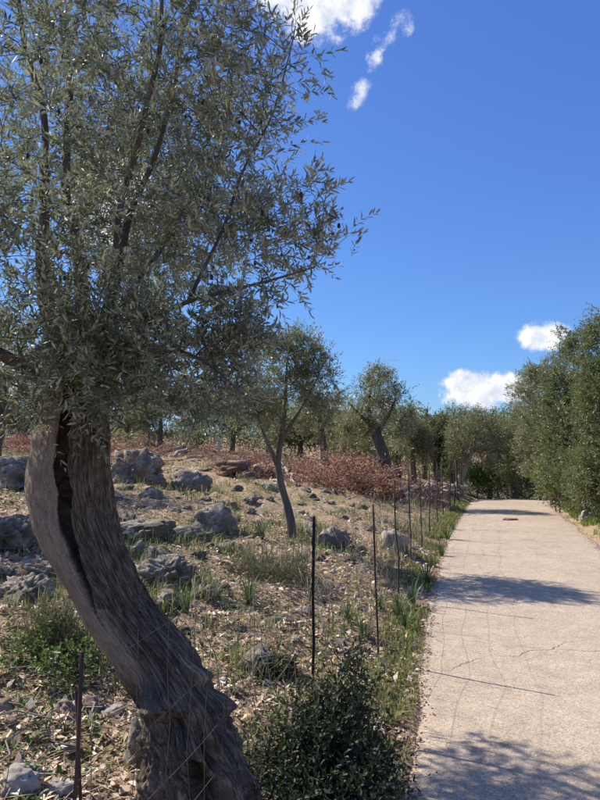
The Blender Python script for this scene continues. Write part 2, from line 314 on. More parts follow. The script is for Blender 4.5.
lich = noise(t, 210, 6, 0.75, at1.outputs['Vector']); c = mixrgb(t, 0.8, c, ramp(t, lich, [(0.35, (0.55, 0.54, 0.53)), (0.52, (1.0, 1.0, 1.0)), (0.68, (1.45, 1.46, 1.46))]), 'MULTIPLY')
c = mixrgb(t, 0.7, c, ramp(t, f2, [(0.3, (0.6, 0.57, 0.55)), (0.7, (1.15, 1.12, 1.1))]), 'MULTIPLY')
t.links.new(c, b.inputs['Base Color']); b.inputs['Roughness'].default_value = 0.9; b.inputs['Specular IOR Level'].default_value = 0.2
bump(t, b, mixrgb(t, at2.outputs['Fac'], mixrgb(t, 0.3, mixrgb(t, .3, f1, lich), crk), mixrgb(t, 0.75, (0.5, 0.5, 0.5), mixrgb(t, .2, f3, crk))), 1.0, 0.03); M['trunk'] = m

# ------------------------------------------------------------------ the lie of the land
_ty = np.arange(-40, 120, 0.1)
_k = np.exp(-0.5 * (np.arange(-15, 16) / 6.0) ** 2); _k /= _k.sum()
def _tab(ys, vs_): 
    a = np.interp(_ty, ys, vs_); a2 = np.convolve(np.pad(a, 15, 'edge'), _k, 'valid'); return a2
_XL = _tab([-40, -6, 0, 3.4, 4.35, 6.8, 9.4, 13, 22, 30, 40, 120], [-9.2, -1.55, -0.23, 0.55, 0.78, 1.36, 2.03, 3.09, 5.84, 9.0, 14.5, 70])
_ZR = _tab([-40, 9, 13, 17, 22, 26, 30, 40, 120], [0, 0, -0.06, -0.18, -0.36, -0.7, -1.1, -2.2, -3.5])
ROAD_W = 2.38
def XL(y): return np.interp(y, _ty, _XL)
def ZR(y): return np.interp(y, _ty, _ZR)
def H(x, y):
    x = np.atleast_1d(np.asarray(x, float)); y = np.atleast_1d(np.asarray(y, float))
    d = (XL(y) - x) * 0.96; zr = ZR(y); dp = np.maximum(d - 0.12, 0); e = np.maximum(-d - ROAD_W, 0)
    left = zr * np.exp(-dp / 6) + 0.46 * (1 - np.exp(-dp / 2.3)) + 0.055 * np.minimum(dp, 26) + 0.012
    right = zr * np.exp(-e / 15) + 0.22 * (1 - np.exp(-np.maximum(e - .1, 0) / 1.0)) + 0.02 * np.minimum(e, 20) + 0.012
    h = np.where(d > 0, left, np.where(d < -ROAD_W, right, zr - 0.07))
    edge = np.where(d > 0, d, e)
    # smooth drop at the road edge
    h = np.where((d <= 0) & (d > -ROAD_W), zr + 0.012 - 0.09 * sstep(0.0, 0.10, np.minimum(-d, d + ROAD_W)), h)
    amp = sstep(0.05, 1.2, edge)
    p = np.stack([x, y, 0 * x], -1)
    h = h + amp * (0.075 * fbm(p * 0.9, 3, 5) + 0.040 * fbm(p * 3.7, 3, 9)) + 0.010 * sstep(0, .2, edge) * fbm(p * 14, 2, 3)
    return h
def gz(x, y): return float(H(x, y)[0])
_cp, _sp = math.cos(R(PITCH)), math.sin(R(PITCH))
def at(u, v, Y):
    """world point at forward distance Y seen at photo pixel (u, v)"""
    a = (u - 300) / FOC; b_ = (400 - v) / FOC
    dy = _cp - b_ * _sp; dz = _sp + b_ * _cp; k = Y / dy
    return np.array([a * k, Y, CAM_H + dz * k])
def on(u, Y):
    """ground point at column u and distance Y"""
    x = (u - 300) / FOC * Y * 1.0; return np.array([x, Y, gz(x, Y)])

def axis(lo, hi, c, fine, half):
    pts = [c]; s = fine
    while pts[-1] < hi:
        if pts[-1] - c > half: s *= 1.06
        pts.append(pts[-1] + s)
    neg = [c]; s = fine
    while neg[-1] > lo:
        if c - neg[-1] > half: s *= 1.06
        neg.append(neg[-1] - s)
    return np.array(sorted(set(pts + neg)))
gx = axis(-900, 900, -0.4, 0.055, 4.2); gy = axis(-300, 1500, 5.0, 0.065, 5.0)
X, Y = np.meshgrid(gx, gy); Z = H(X.ravel(), Y.ravel())
ny, nx = X.shape; i = np.arange(ny - 1)[:, None] * nx + np.arange(nx - 1)[None, :]
Q = np.stack([i, i + 1, i + nx + 1, i + nx], -1).reshape(-1, 4)
ground = add('ground', mesh_np('ground', np.stack([X.ravel(), Y.ravel(), Z], -1), [Q], M['soil'], True))
tag(ground, 'stony leaf-strewn olive grove ground rising beside the lane', 'ground', kind='structure')

# road
ry = np.arange(-9, 46, 0.1); ncol = 41; tt = np.linspace(-0.09, 1.0 + 0.09 / ROAD_W * ROAD_W, ncol)
tt = np.concatenate([[-0.03], np.linspace(0.0, 1.0, ncol - 2), [1.03]])
rxl = XL(ry)[:, None]; eL = 0.05 * fbm(np.stack([ry * 1.7, 0 * ry, 0 * ry], -1), 4, 31)[:, None]; eR = 0.06 * fbm(np.stack([ry * 1.3, 0 * ry + 4, 0 * ry], -1), 4, 32)[:, None]
x0 = rxl + eL; x1 = rxl + ROAD_W / 0.96 + eR
RX = x0 + (x1 - x0) * tt[None, :]; RY = np.repeat(ry[:, None], ncol, 1)
RZ = ZR(RY) + 0.022 * (1 - (2 * np.clip(tt, 0, 1) - 1) ** 2)[None, :] + 0.012
pp = np.stack([RX.ravel(), RY.ravel(), 0 * RX.ravel()], -1)
RZ = RZ + (0.006 * fbm(pp * 1.5, 3, 41) + 0.0022 * vnoise(pp * 14, 43)).reshape(RZ.shape)
RZ[:, 0] -= 0.05; RZ[:, -1] -= 0.05
i = np.arange(len(ry) - 1)[:, None] * ncol + np.arange(ncol - 1)[None, :]
Q = np.stack([i, i + 1, i + ncol + 1, i + ncol], -1).reshape(-1, 4)
road = add('road', mesh_np('road', np.stack([RX.ravel(), RY.ravel(), RZ.ravel()], -1), [Q], M['asphalt'], True))
tag(road, 'narrow sun-bleached asphalt lane running away to the trees', 'road', kind='structure')
def road_z(x, y):
    t_ = (x - XL(y)) / (ROAD_W / 0.96); p_ = np.array([[x, y, 0]])
    return float(ZR(y) + 0.022 * (1 - (2 * min(max(t_, 0), 1) - 1) ** 2) + 0.012 + 0.006 * fbm(p_ * 1.5, 3, 41)[0])
def ribbon(pts, w, rng):
    P = resample(np.array(pts), 0.03); n = len(P); P[1:-1, :2] += rng.normal(0, 0.009, (n - 2, 2))
    T = unit(np.gradient(P, axis=0)); Nn = np.stack([-T[:, 1], T[:, 0]], -1); ww = w * (0.35 + rng.random(n)) * np.sin(np.linspace(0.15, 3.0, n))
    A_ = P + Nn * ww[:, None]; B_ = P - Nn * ww[:, None]
    V = np.concatenate([np.c_[A_, [road_z(*a) + 0.0035 for a in A_]], np.c_[B_, [road_z(*a) + 0.0035 for a in B_]]])
    k = np.arange(n - 1); return V, [np.stack([k, k + 1, n + k + 1, n + k], -1)]
rng = np.random.default_rng(5)
for pts in ([(1.47, 5.10), (1.66, 5.05), (1.82, 5.20), (2.02, 5.22), (2.15, 5.38), (2.40, 5.45)], [(1.05, 4.75), (1.22, 4.92), (1.47, 5.10)], [(2.02, 5.22), (2.3, 5.15), (2.7, 5.2)],
            [(2.45, 7.4), (2.9, 7.6), (3.5, 7.5)], [(1.6, 8.6), (1.9, 7.6), (2.0, 6.9)]):
    V, F = ribbon(pts, 0.0032, rng); add('crack', mesh_np('crack', V, F, M['crack']), road)

# far hill
th = np.linspace(-1.2, 1.4, 90); rr = np.linspace(0, 1, 14)
HV = []
for a in th:
    for r_ in rr:
        d_ = 1250 + 500 * r_; z_ = -5 + (20 + 9 * math.sin(a * 3.1 + 1.2) + 4 * math.sin(a * 9.0)) * math.sin(r_ * math.pi * 0.5) ** 1.3
        HV.append((d_ * math.sin(a), d_ * math.cos(a), z_))
HV = np.array(HV); HV[:, 2] += 6 * fbm(HV * 0.006, 4, 77) * (HV[:, 2] > 0)
i = np.arange(len(th) - 1)[:, None] * 14 + np.arange(13)[None, :]
hill = add('hill', mesh_np('hill', HV, [np.stack([i, i + 14, i + 15, i + 1], -1).reshape(-1, 4)], M['hill'], True))
tag(hill, 'low scrub covered hill far beyond the grove', 'hill', kind='structure')

# ------------------------------------------------------------------ tree builder
def sample_ellipsoids(rng, n, ells, holes=0.0, seed=0, shell=0.35):
    vol = np.array([e[1][0] * e[1][1] * e[1][2] for e in ells]) ; vol = vol ** .72; vol = vol / vol.sum()
    out = []
    while len(out) < n:
        k = rng.choice(len(ells), p=vol); c_, r_ = ells[k]
        u_ = rdir(rng, 1)[0] * (rng.random() ** shell); p = np.array(c_) + u_ * np.array(r_)
        if holes and fbm(p[None] * 2.2 / max(0.6, min(r_)), 2, seed)[0] < holes - 1.0: continue
        out.append(p)
    return np.array(out)
def grow(rng, limbs, attractors, step, r_tip, bend=0.35):
    """limbs: list of (k,4) polylines x,y,z,r. Returns chains [(pts, radii)], tips (pos, dir), twig nodes (pos, dir)."""
    pos, par, fixed = [], [], []; lim_id = []
    for li, L in enumerate(limbs):
        Q = resample(L, step); j0 = len(pos)
        for k, q in enumerate(Q):
            pos.append(q[:3]); par.append(j0 + k - 1 if k else -1); fixed.append(q[3]); lim_id.append(li)
    nfix = len(pos); P = np.zeros((nfix + len(attractors) * 40, 3)); P[:nfix] = np.array(pos); n = nfix
    path = np.zeros(len(P)); ok = np.zeros(len(P), bool)
    for k in range(nfix): path[k] = (path[par[k]] + step) if par[k] >= 0 else 0
    rf = np.array(fixed)
    start = 0
    for li, L in enumerate(limbs):
        ids = [k for k in range(nfix) if lim_id[k] == li]; s0 = int(len(ids) * 0.22)
        for k in ids[s0:]: ok[k] = True
    P_lim = P[:nfix]
    d0 = np.min(np.linalg.norm(attractors[:, None, :] - P[None, :nfix][:, ok[:nfix]], axis=2), axis=1)
    order = np.argsort(d0); tips = []; twn = []
    for a in attractors[order]:
        d_ = np.linalg.norm(P[:n] - a, axis=1) + 0.12 * path[:n] + np.where(ok[:n], 0, 1e6)
        k = int(np.argmin(d_)); p0 = P[k]; L_ = np.linalg.norm(a - p0)
        if L_ < 1e-3: continue
        pd = unit(p0 - P[par[k]]) if par[k] >= 0 else unit(a - p0)
        ctrl = p0 + pd * L_ * bend + np.array([0, 0, 0.10 * L_]) + rng.normal(0, 0.07 * L_, 3)
        m_ = max(1, int(L_ / step)); prev = k
        for s_ in range(1, m_ + 1):
            t_ = s_ / m_; q = (1 - t_) ** 2 * p0 + 2 * t_ * (1 - t_) * ctrl + t_ * t_ * a
            if s_ < m_: q = q + rng.normal(0, 0.04 * step, 3)
            P[n] = q; par.append(prev); path[n] = path[prev] + np.linalg.norm(q - P[prev]); ok[n] = True
            twn.append((n, prev)); prev = n; n += 1
            if n >= len(P) - 2: break
        tips.append(prev)
        if n >= len(P) - 60: break
    for li, L in enumerate(limbs):
        ids = [k for k in range(nfix) if lim_id[k] == li]
        for k in ids[int(len(ids) * .55):]:
            if fixed[k] < .012 * (step / .07): twn.append((k, par[k]))
        if L[-1][3] < .012: tips.append(ids[-1])
    desc = np.zeros(n); kids = [[] for _ in range(n)]
    for k in range(n):
        if par[k] >= 0: kids[par[k]].append(k)
    for k in range(n - 1, -1, -1):
        if not kids[k]: desc[k] = 1
        if par[k] >= 0: desc[par[k]] += desc[k]
    rad = r_tip * np.maximum(desc, 1) ** 0.42; rad[:nfix] = rf
    for k in range(nfix, n):
        rad[k] = min(rad[k], rad[par[k]] * 0.92)
    chains = []
    heads = [k for k in range(n) if par[k] < 0 or (par[k] >= 0 and k >= nfix and k != _main(kids[par[k]], desc, nfix, par[k]))]
    for h_ in heads:
        c_ = [par[h_], h_] if par[h_] >= 0 else [h_]; k = h_
        while True:
            mk = _main(kids[k], desc, nfix, k)
            if mk is None: break
            c_.append(mk); k = mk
        if len(c_) > 1:
            rr_ = rad[c_].copy()
            if par[h_] >= 0: rr_[0] = min(rr_[0], rr_[1] * 1.15)
            chains.append((P[c_].copy(), rr_))
    tw = [(P[a_].copy(), unit(P[a_] - P[b_])) for a_, b_ in twn]
    return chains, [(P[k].copy(), unit(P[k] - P[par[k]])) for k in tips], tw
def _main(ks, desc, nfix, k):
    if not ks: return None
    if k < nfix:
        f_ = [c for c in ks if c == k + 1 and c < nfix]
        return f_[0] if f_ else None
    return max(ks, key=lambda c: desc[c])
def sprigs(rng, P, D, length, pairs, L, W, spread=0.8, droop=0.0, jit=0.5):
    """opposite leaf pairs along short shoots"""
    n = len(P); D = unit(D); ref = rdir(rng, n); A = unit(np.cross(D, ref)); B = np.cross(D, A)
    lp, la, ln, ll, lw = [], [], [], [], []
    sl = length * (0.55 + 0.9 * rng.random(n)); curve = rdir(rng, n) * 0.25
    for j in range(pairs):
        t_ = (j + 0.6) / pairs; base = P + (D + curve * t_ + np.array([0, 0, -droop * t_])) * (sl * t_)[:, None]
        side = A if j % 2 == 0 else B
        for s_ in (-1, 1):
            keep = rng.random(n) < 0.9
            a_ = unit(D * (1 - spread * 0.55 * (1 - 0.5 * t_)) + side * s_ * spread * (1 - 0.45 * t_) + rdir(rng, n) * jit * 0.6)
            nn_ = unit(D * 0.8 - side * s_ * 0.4 + np.array([0, 0, 0.35]) + rdir(rng, n) * jit)
            lp.append(base[keep]); la.append(a_[keep]); ln.append(nn_[keep])
            z_ = (0.65 + 0.6 * rng.random(n)) * (1 - 0.25 * t_); ll.append((L * z_)[keep]); lw.append((W * z_)[keep])
    ends = P + (D + curve + np.array([0, 0, -droop])) * sl[:, None]
    return [np.concatenate(q) for q in (lp, la, ln, ll, lw)] + [ends]
def make_tree(name, label, cat, base, limbs, ells, seed, n_attr, per_tip, leaf=(0.055, 0.013), slen=0.16, pairs=7, tmpl=LEAF_FLAT, lmat='olive_far', bmat='bark', step=0.15, r_tip=0.004,
              limb_min=0.03, k_limb=9, k_twig=4, holes=0.55, shell=0.4, group=None, up=0.35, single=0, side=0.25, trunk_parts=1, droop=0.05, spread=0.85, trunk_name='trunk'):
    rng = np.random.default_rng(seed); base = np.asarray(base, float)
    root = tag(empty(name, base), label, cat, group)
    attr = sample_ellipsoids(rng, n_attr, ells, holes, seed, shell)
    chains, tips, tw = grow(rng, limbs, attr, step, r_tip)
    gt = Geo(); nl = 0
    for ci, (P, r_) in enumerate(chains):
        if ci < trunk_parts:
            V, F = tube(P, r_, k_limb, True, rng, 0.12); add(trunk_name, mesh_np(name + '_trunk', V - base, F, M[bmat], True), root)
        elif ci < len(limbs) or r_[0] > limb_min:
            V, F = tube(P, r_, max(6, k_limb - 3), True, rng, 0.08); add('limb', mesh_np(name + '_limb', V - base, F, M[bmat], True), root); nl += 1
        else: gt.put(*tube(P, r_, k_twig, False))
    # shoots
    tp = np.array([p for p, d in tips]); td = np.array([d for p, d in tips])
    P_ = np.repeat(tp, per_tip, 0); D_ = np.repeat(td, per_tip, 0)
    P_ = P_ + rng.normal(0, slen * 0.30, P_.shape)
    D_ = unit(D_ * 0.7 + rdir(rng, len(D_)) * 0.75 + np.array([0, 0, up]))
    if side:
        sel = rng.random(len(tw)) < side; sp_ = np.array([tw[k][0] for k in np.nonzero(sel)[0]]); sd_ = np.array([tw[k][1] for k in np.nonzero(sel)[0]])
        if len(sp_):
            P_ = np.concatenate([P_, sp_]); D_ = np.concatenate([D_, unit(sd_ * 0.4 + rdir(rng, len(sd_)) + np.array([0, 0, up]))])
    lp, la, ln, ll, lw, ends = sprigs(rng, P_, D_, slen, pairs, leaf[0], leaf[1], spread, droop)
    if k_twig and step < 0.12:
        for a_, e_ in zip(P_, ends):
            V = np.array([a_ + [0.0012, 0, 0], a_ + [-0.0012, 0.0006, 0], a_ + [0, 0, 0.0012], e_]); gt.put(V, [np.array([[0, 1, 3], [1, 2, 3], [2, 0, 3]])])
    if gt.n: tag(add('twigs', gt.mesh(name + '_twigs', M['twig_bark'] if bmat != 'dark_wood' else M['dark_wood'], False, base), root), kind='stuff')
    # the leaves that show largest are parts of their own
    if single:
        dist = np.linalg.norm(lp - np.array([0, 0, CAM_H]), axis=1); uu = 300 + FOC * lp[:, 0] / lp[:, 1]; inf = (uu > 0) & (uu < 600) & (lp[:, 2] < CAM_H + 0.6 * lp[:, 1])
        pick = np.argsort(np.where(inf, dist / ll, 1e9))[:single]
        V, F = leaf_geo(np.zeros((1, 3)), np.array([[1., 0, 0]]), np.array([[0, 0, 1.]]), np.array([leaf[0]]), np.array([leaf[1]]), tmpl)
        lm = mesh_np('leaf', V, F, M[lmat])
        from mathutils import Matrix
        for k in pick:
            a_ = unit(la[k]); s_ = unit(np.cross(ln[k], a_)); n_ = np.cross(a_, s_); f_ = ll[k] / leaf[0]
            o = add('leaf', lm, root); o.matrix_basis = Matrix(((a_[0] * f_, s_[0] * f_, n_[0] * f_, lp[k][0] - base[0]), (a_[1] * f_, s_[1] * f_, n_[1] * f_, lp[k][1] - base[1]), (a_[2] * f_, s_[2] * f_, n_[2] * f_, lp[k][2] - base[2]), (0, 0, 0, 1)))
        keep = np.ones(len(lp), bool); keep[pick] = False
        lp, la, ln, ll, lw = lp[keep], la[keep], ln[keep], ll[keep], lw[keep]
    V, F = leaf_geo(lp, la, ln, ll, lw, tmpl)
    cr = add('crown', mesh_np(name + '_crown', V - base, F, M[lmat], False), root); tag(cr, kind='stuff')
    return root, lp, (P_, D_)
def pl(rows):
    """limb from (u, v, Y, radius) rows"""
    Q = np.array([np.r_[at(u, v, Y), r_] for (u, v, Y, r_) in rows])
    if rows[0][2] < 4:
        Q = resample(Q, .09); t_ = np.arange(len(Q)) * .09; ph = rows[-1][0] * .07; k_ = np.minimum(t_ / .25, 1)
        Q[:, 0] += k_ * (.022 * np.sin(t_ * 5.3 + ph) + .010 * np.sin(t_ * 13 + ph * 2)); Q[:, 1] += k_ * .022 * np.sin(t_ * 4.1 + ph * 3); Q[:, 2] += k_ * .012 * np.sin(t_ * 9 + ph)
    return Q

# ------------------------------------------------------------------ the old olive in front
TR = [(838, 150, 285, 2.62), (812, 152, 270, 2.63), (790, 152, 258, 2.64), (765, 150, 248, 2.66), (740, 142, 240, 2.68), (715, 135, 230, 2.71), (690, 126, 218, 2.74), (650, 104, 194, 2.79), (620, 86, 168, 2.83),
      (600, 75, 152, 2.86), (575, 60, 138, 2.89), (550, 45, 126, 2.92), (525, 34, 117, 2.95), (500, 27, 112, 2.98), (475, 24, 110, 3.0), (450, 30, 111, 3.02), (425, 35, 111, 3.04), (405, 38, 110, 3.05), (390, 44, 108, 3.06), (372, 50, 102, 3.08)]
tb = np.array([at((l + r_) / 2, v, Yd) for (v, l, r_, Yd) in TR]); trr = np.array([(r_ - l) / 2 / FOC * Yd * .94 for (v, l, r_, Yd) in TR]); tvv = np.array([v for v, *_ in TR], float)
NV, NA = 360, 310
tq = np.linspace(0, len(TR) - 1, NV); q_i = np.arange(len(TR))
C = np.stack([np.interp(tq, q_i, tb[:, c]) for c in range(3)], -1); RR = np.interp(tq, q_i, trr); VV = np.interp(tq, q_i, tvv)
kk = np.exp(-0.5 * (np.arange(-10, 11) / 5.0) ** 2); kk /= kk.sum()
for a_ in (C[:, 0], C[:, 1], C[:, 2], RR, VV): a_[:] = np.convolve(np.pad(a_, 10, 'edge'), kk, 'valid')
th = -math.pi + np.arange(NA) * 2 * math.pi / NA
TH = np.broadcast_to(th, (NV, NA)); V2 = np.broadcast_to(VV[:, None], (NV, NA)); R2 = np.broadcast_to(RR[:, None], (NV, NA))
phi = np.degrees(TH) + 90.0 - np.degrees(np.arctan2(-C[:, 0], C[:, 1]))[:, None]; phi = (phi + 180) % 360 - 180                     # 0 faces the lane, negative to the left
circ = np.stack([np.cos(TH), np.sin(TH)], -1)
P3 = np.stack([C[:, None, 0] + R2 * circ[..., 0], C[:, None, 1] + R2 * 0.85 * circ[..., 1], np.broadcast_to(C[:, None, 2], (NV, NA))], -1)
ff = P3.reshape(-1, 3)
slit_c = np.interp(V2, [380, 440, 490, 540, 590, 612], [-14, -16, -7, -16, -30, -33])
slit_w = np.interp(V2, [372, 420, 470, 530, 580, 612, 622], [11, 9.2, 8.6, 8.4, 5.2, 1.2, 0.3])
wob = 0.9 * fbm(np.stack([V2.ravel() * 0.35, 0 * V2.ravel() + 3, 0 * V2.ravel()], -1), 2, 9).reshape(V2.shape) + 2.4 * fbm(np.stack([V2.ravel() * 0.045, 0 * V2.ravel(), 0 * V2.ravel()], -1), 3, 8).reshape(V2.shape)
slit = 1 - sstep(0.78, 1.0, np.abs(phi - slit_c - wob) / np.maximum(slit_w, 0.1)); slit = np.where(V2 > 622, 0, slit)
bare = np.where(V2 < 640, sstep(0, 6, -(phi - slit_c - wob)) * (1 - sstep(95, 130, -(phi - slit_c))), 0)
bare = np.where(V2 >= 600, sstep(8, 30, -phi) * (1 - sstep(640, 700, V2)) * (1 - sstep(95, 130, -phi)), bare)
low = sstep(600, 760, V2)
g3 = lambda c0, v0, wc, wv: np.exp(-((phi - c0) / wc) ** 2 - ((V2 - v0) / wv) ** 2)
rough = fbm(ff * np.array([9, 9, 4]), 4, 21).reshape(V2.shape)
lump = fbm(ff * np.array([4.5, 4.5, 3.2]), 3, 23).reshape(V2.shape)
ridge = fbm(np.stack([TH.ravel() * 11 + 0.8 * rough.ravel(), ff[:, 2] * 2.2, 0 * ff[:, 2]], -1), 3, 25).reshape(V2.shape)
ridge2 = np.abs(fbm(np.stack([TH.ravel() * 26, ff[:, 2] * 5, 0 * ff[:, 2]], -1), 2, 26).reshape(V2.shape))
fine = fbm(np.stack([TH.ravel() * 40, ff[:, 2] * 9, 0 * ff[:, 2]], -1), 3, 27).reshape(V2.shape); grit = fbm(ff * 46, 3, 28).reshape(V2.shape)
disp = (1 - bare) * (0.009 * ridge - 0.009 * ridge2 + 0.004 * fine) + 0.004 * rough + 0.010 * lump + 0.0015 * grit + bare * 0.0012 * fine
disp = disp + low * (0.040 * lump + 0.026 * rough + 0.012 * ridge + 0.007 * grit - 0.03 * np.abs(fbm(ff * np.array([7, 7, 3.0]), 3, 29).reshape(V2.shape)))
disp += (0.10 + .05 * grit) * g3(-14, 688, 18, 12) + 0.075 * g3(54, 668, 10, 9) + 0.06 * g3(72, 700, 12, 12) + .05 * g3(30, 700, 9, 14) - 0.06 * g3(-6, 713, 22, 9)
disp -= 0.23 * sstep(.25, .6, g3(2, 788, 24, 42)) + 0.09 * sstep(.3, .7, g3(24, 738, 10, 20)) + 0.12 * sstep(.3, .7, g3(62, 800, 9, 30))
disp += 0.07 * g3(-52, 790, 18, 44) + 0.05 * g3(38, 780, 11, 44) + 0.06 * g3(62, 790, 20, 45)
disp -= 0.008 * g3(-62, 560, 5, 60)
RAD = R2 + disp
P3 = np.stack([C[:, None, 0] + RAD * circ[..., 0], C[:, None, 1] + RAD * 0.88 * circ[..., 1], np.broadcast_to(C[:, None, 2], (NV, NA))], -1)
sv = (phi - slit_c - wob) / np.maximum(slit_w, 0.1); inn = (np.abs(sv) < 1) & (V2 <= 622)
amt = np.clip(slit_w / 5.0, 0, 1); sa = np.abs(sv)
dpt = np.interp(sa, [0, .3, .6, .85, 1], [1.3, 1.25, 1.0, .4, 0]) * R2 * amt
lat = np.interp(sa, [0, .3, .6, .85, 1], [0, 1.6, 2.4, 1.5, 1.0]) * np.sign(sv) * np.radians(slit_w) * R2
cth = np.radians(slit_c + wob - 90) + np.arctan2(-C[:, 0], C[:, 1])[:, None]
rimx = C[:, None, 0] + RAD * np.cos(cth); rimy = C[:, None, 1] + RAD * .88 * np.sin(cth)
cav = np.stack([rimx - np.cos(cth) * dpt - np.sin(cth) * lat, rimy - np.sin(cth) * dpt + np.cos(cth) * lat, np.broadcast_to(C[:, None, 2], (NV, NA))], -1)
P3 = np.where(inn[..., None], cav, P3)
top = np.array([[C[-1, 0], C[-1, 1], C[-1, 2] + 0.06]])
P3f = np.concatenate([P3.reshape(-1, 3), top])
i = np.arange(NV - 1)[:, None] * NA; j = np.arange(NA)[None, :]; j2 = (j + 1) % NA
Q = np.stack([i + j, i + j2, i + NA + j2, i + NA + j], -1).reshape(-1, 4); jj = np.arange(NA)
T3 = np.stack([(NV - 1) * NA + jj, (NV - 1) * NA + (jj + 1) % NA, np.full(NA, NV * NA)], -1)
ob = np.array([C[30, 0], C[30, 1], gz(C[30, 0], C[30, 1])])
limbs = [pl([(62, 412, 3.03, .095), (54, 350, 3.05, .048), (46, 250, 3.0, .026), (40, 130, 2.95, .016), (26, 20, 2.9, .011), (15, -70, 2.9, .006)]),
         pl([(88, 410, 3.06, .105), (82, 340, 3.15, .05), (74, 230, 3.3, .028), (66, 110, 3.4, .017), (62, -20, 3.5, .011), (60, -110, 3.6, .006)]),
         pl([(94, 405, 3.04, .085), (100, 340, 3.0, .034), (110, 270, 2.95, .020), (138, 150, 2.9, .014), (158, 40, 2.85, .012), (172, -60, 2.8, .006)]),
         pl([(103, 325, 3.0, .030), (124, 245, 3.08, .020), (158, 140, 3.15, .014), (190, 20, 3.3, .010), (205, -60, 3.4, .005)]),
         pl([(96, 398, 3.0, .045), (128, 340, 2.92, .016), (185, 302, 2.85, .010), (255, 280, 2.78, .006), (312, 268, 2.75, .003)]),
         pl([(188, 301, 2.85, .010), (222, 230, 2.85, .0085), (252, 165, 2.88, .0065), (276, 100, 2.9, .005), (290, 30, 2.95, .003)]),
         pl([(104, 372, 3.0, .020), (160, 345, 2.85, .008), (205, 358, 2.75, .006), (240, 392, 2.7, .005)]),
         pl([(52, 385, 3.0, .045), (12, 352, 2.85, .026), (-50, 330, 2.7, .017), (-130, 300, 2.6, .009)]),
         pl([(78, 395, 3.1, .05), (70, 320, 3.4, .026), (40, 250, 3.9, .016), (30, 190, 4.3, .01)]),
         pl([(90, 380, 3.1, .045), (130, 300, 3.4, .022), (175, 220, 3.75, .014), (215, 170, 4.0, .009)]),
         pl([(92, 378, 3.15, .04), (130, 350, 3.6, .024), (180, 350, 4.1, .014), (215, 370, 4.4, .007)])]
def ell(u, v, Y, ru, ry_, rv): return (at(u, v, Y), (ru / FOC * Y, ry_, rv / FOC * Y))
ells = [ell(110, 60, 3.0, 175, 1.0, 150), ell(80, 230, 2.9, 150, .9, 110), ell(245, 225, 2.85, 105, 0.5, 66), ell(235, 105, 2.95, 88, 0.7, 110), ell(150, 325, 2.8, 110, 0.5, 66), ell(25, 350, 2.75, 85, 0.5, 62),
        ell(-90, 190, 2.9, 110, .8, 170), ell(205, 362, 2.75, 55, 0.3, 46), ell(90, 150, 3.9, 150, 0.6, 150), ell(100, -110, 3.1, 200, .9, 90), ell(308, 250, 2.78, 46, 0.22, 30), ell(215, 385, 2.75, 46, .3, 44), ell(185, 345, 2.75, 70, .35, 40), ell(200, 375, 2.9, 55, .3, 46), ell(225, 350, 3.0, 40, .3, 50), ell(245, 300, 2.85, 50, .3, 26), ell(165, 408, 2.8, 66, .3, 22), ell(235, 330, 2.8, 45, .3, 34), ell(335, 240, 2.76, 30, .15, 24), ell(60, 396, 2.75, 74, .25, 30), ell(150, 385, 2.8, 64, .3, 36), ell(120, 350, 2.6, 90, .25, 40), ell(100, 310, 2.55, 90, .3, 60),
        ell(170, 240, 4.3, 90, .6, 90), ell(165, 365, 4.5, 80, .5, 42), ell(150, 385, 4.3, 60, .3, 26), ell(120, 340, 4.7, 70, .4, 40), ell(95, 385, 2.75, 50, .25, 26)]
olive_root, olp, osp = make_tree('olive_tree', 'old hollow-trunked olive tree leaning over the fence in the foreground', 'tree', ob, limbs, ells, 11, 2250, 3, (0.047, 0.0118), 0.125, 7, LEAF_LANCE, 'olive_leaf', 'bark',
                                 0.07, 0.0014, 0.02, 9, 3, 0.58, 0.5, up=0.40, single=300, side=0.16, trunk_parts=0, droop=0.12)
tm = mesh_np('olive_tree_trunk', P3f - ob, [Q, T3], M['trunk'], True)
a1 = tm.attributes.new('grain', 'FLOAT_VECTOR', 'POINT'); gr = np.concatenate([np.stack([0.17 * circ[..., 0], 0.17 * circ[..., 1], np.broadcast_to((np.arange(NV) * 0.0050)[:, None], (NV, NA))], -1).reshape(-1, 3), [[0, 0, 2]]])
a1.data.foreach_set('vector', gr.astype(np.float32).ravel())
a2 = tm.attributes.new('bare', 'FLOAT', 'POINT'); a2.data.foreach_set('value', np.concatenate([np.clip(bare, 0, 1).ravel(), [0]]).astype(np.float32))
tag(add('trunk', tm, olive_root), 'split trunk with a long dark hollow between bare wood and furrowed bark')
# olives hanging among the leaves
rng = np.random.default_rng(3); gg = Geo()
th6 = np.arange(6) * math.pi / 3
unit_f = np.array([[0, 0, 1.]] + [[.7 * math.cos(a), .7 * math.sin(a), .6] for a in th6] + [[.8 * math.cos(a), .8 * math.sin(a), -.5] for a in th6] + [[0, 0, -1.]])
jf = np.arange(6); jn = (jf + 1) % 6
ff_ = [np.stack([0 * jf, 1 + jf, 1 + jn], -1), np.stack([0 * jf + 13, 7 + jn, 7 + jf], -1), np.stack([1 + jf, 7 + jf, 7 + jn, 1 + jn], -1)]
for k in rng.choice(len(osp[0]), 150, replace=False):
    gg.put(osp[0][k] + np.array([0, 0, -.02]) + unit_f * np.array([.0085, .0085, .012]) * rng.uniform(.8, 1.15), ff_)
tag(add('olive_fruit', gg.mesh('olive_fruit', M['fruit'], True, ob), olive_root), kind='stuff')

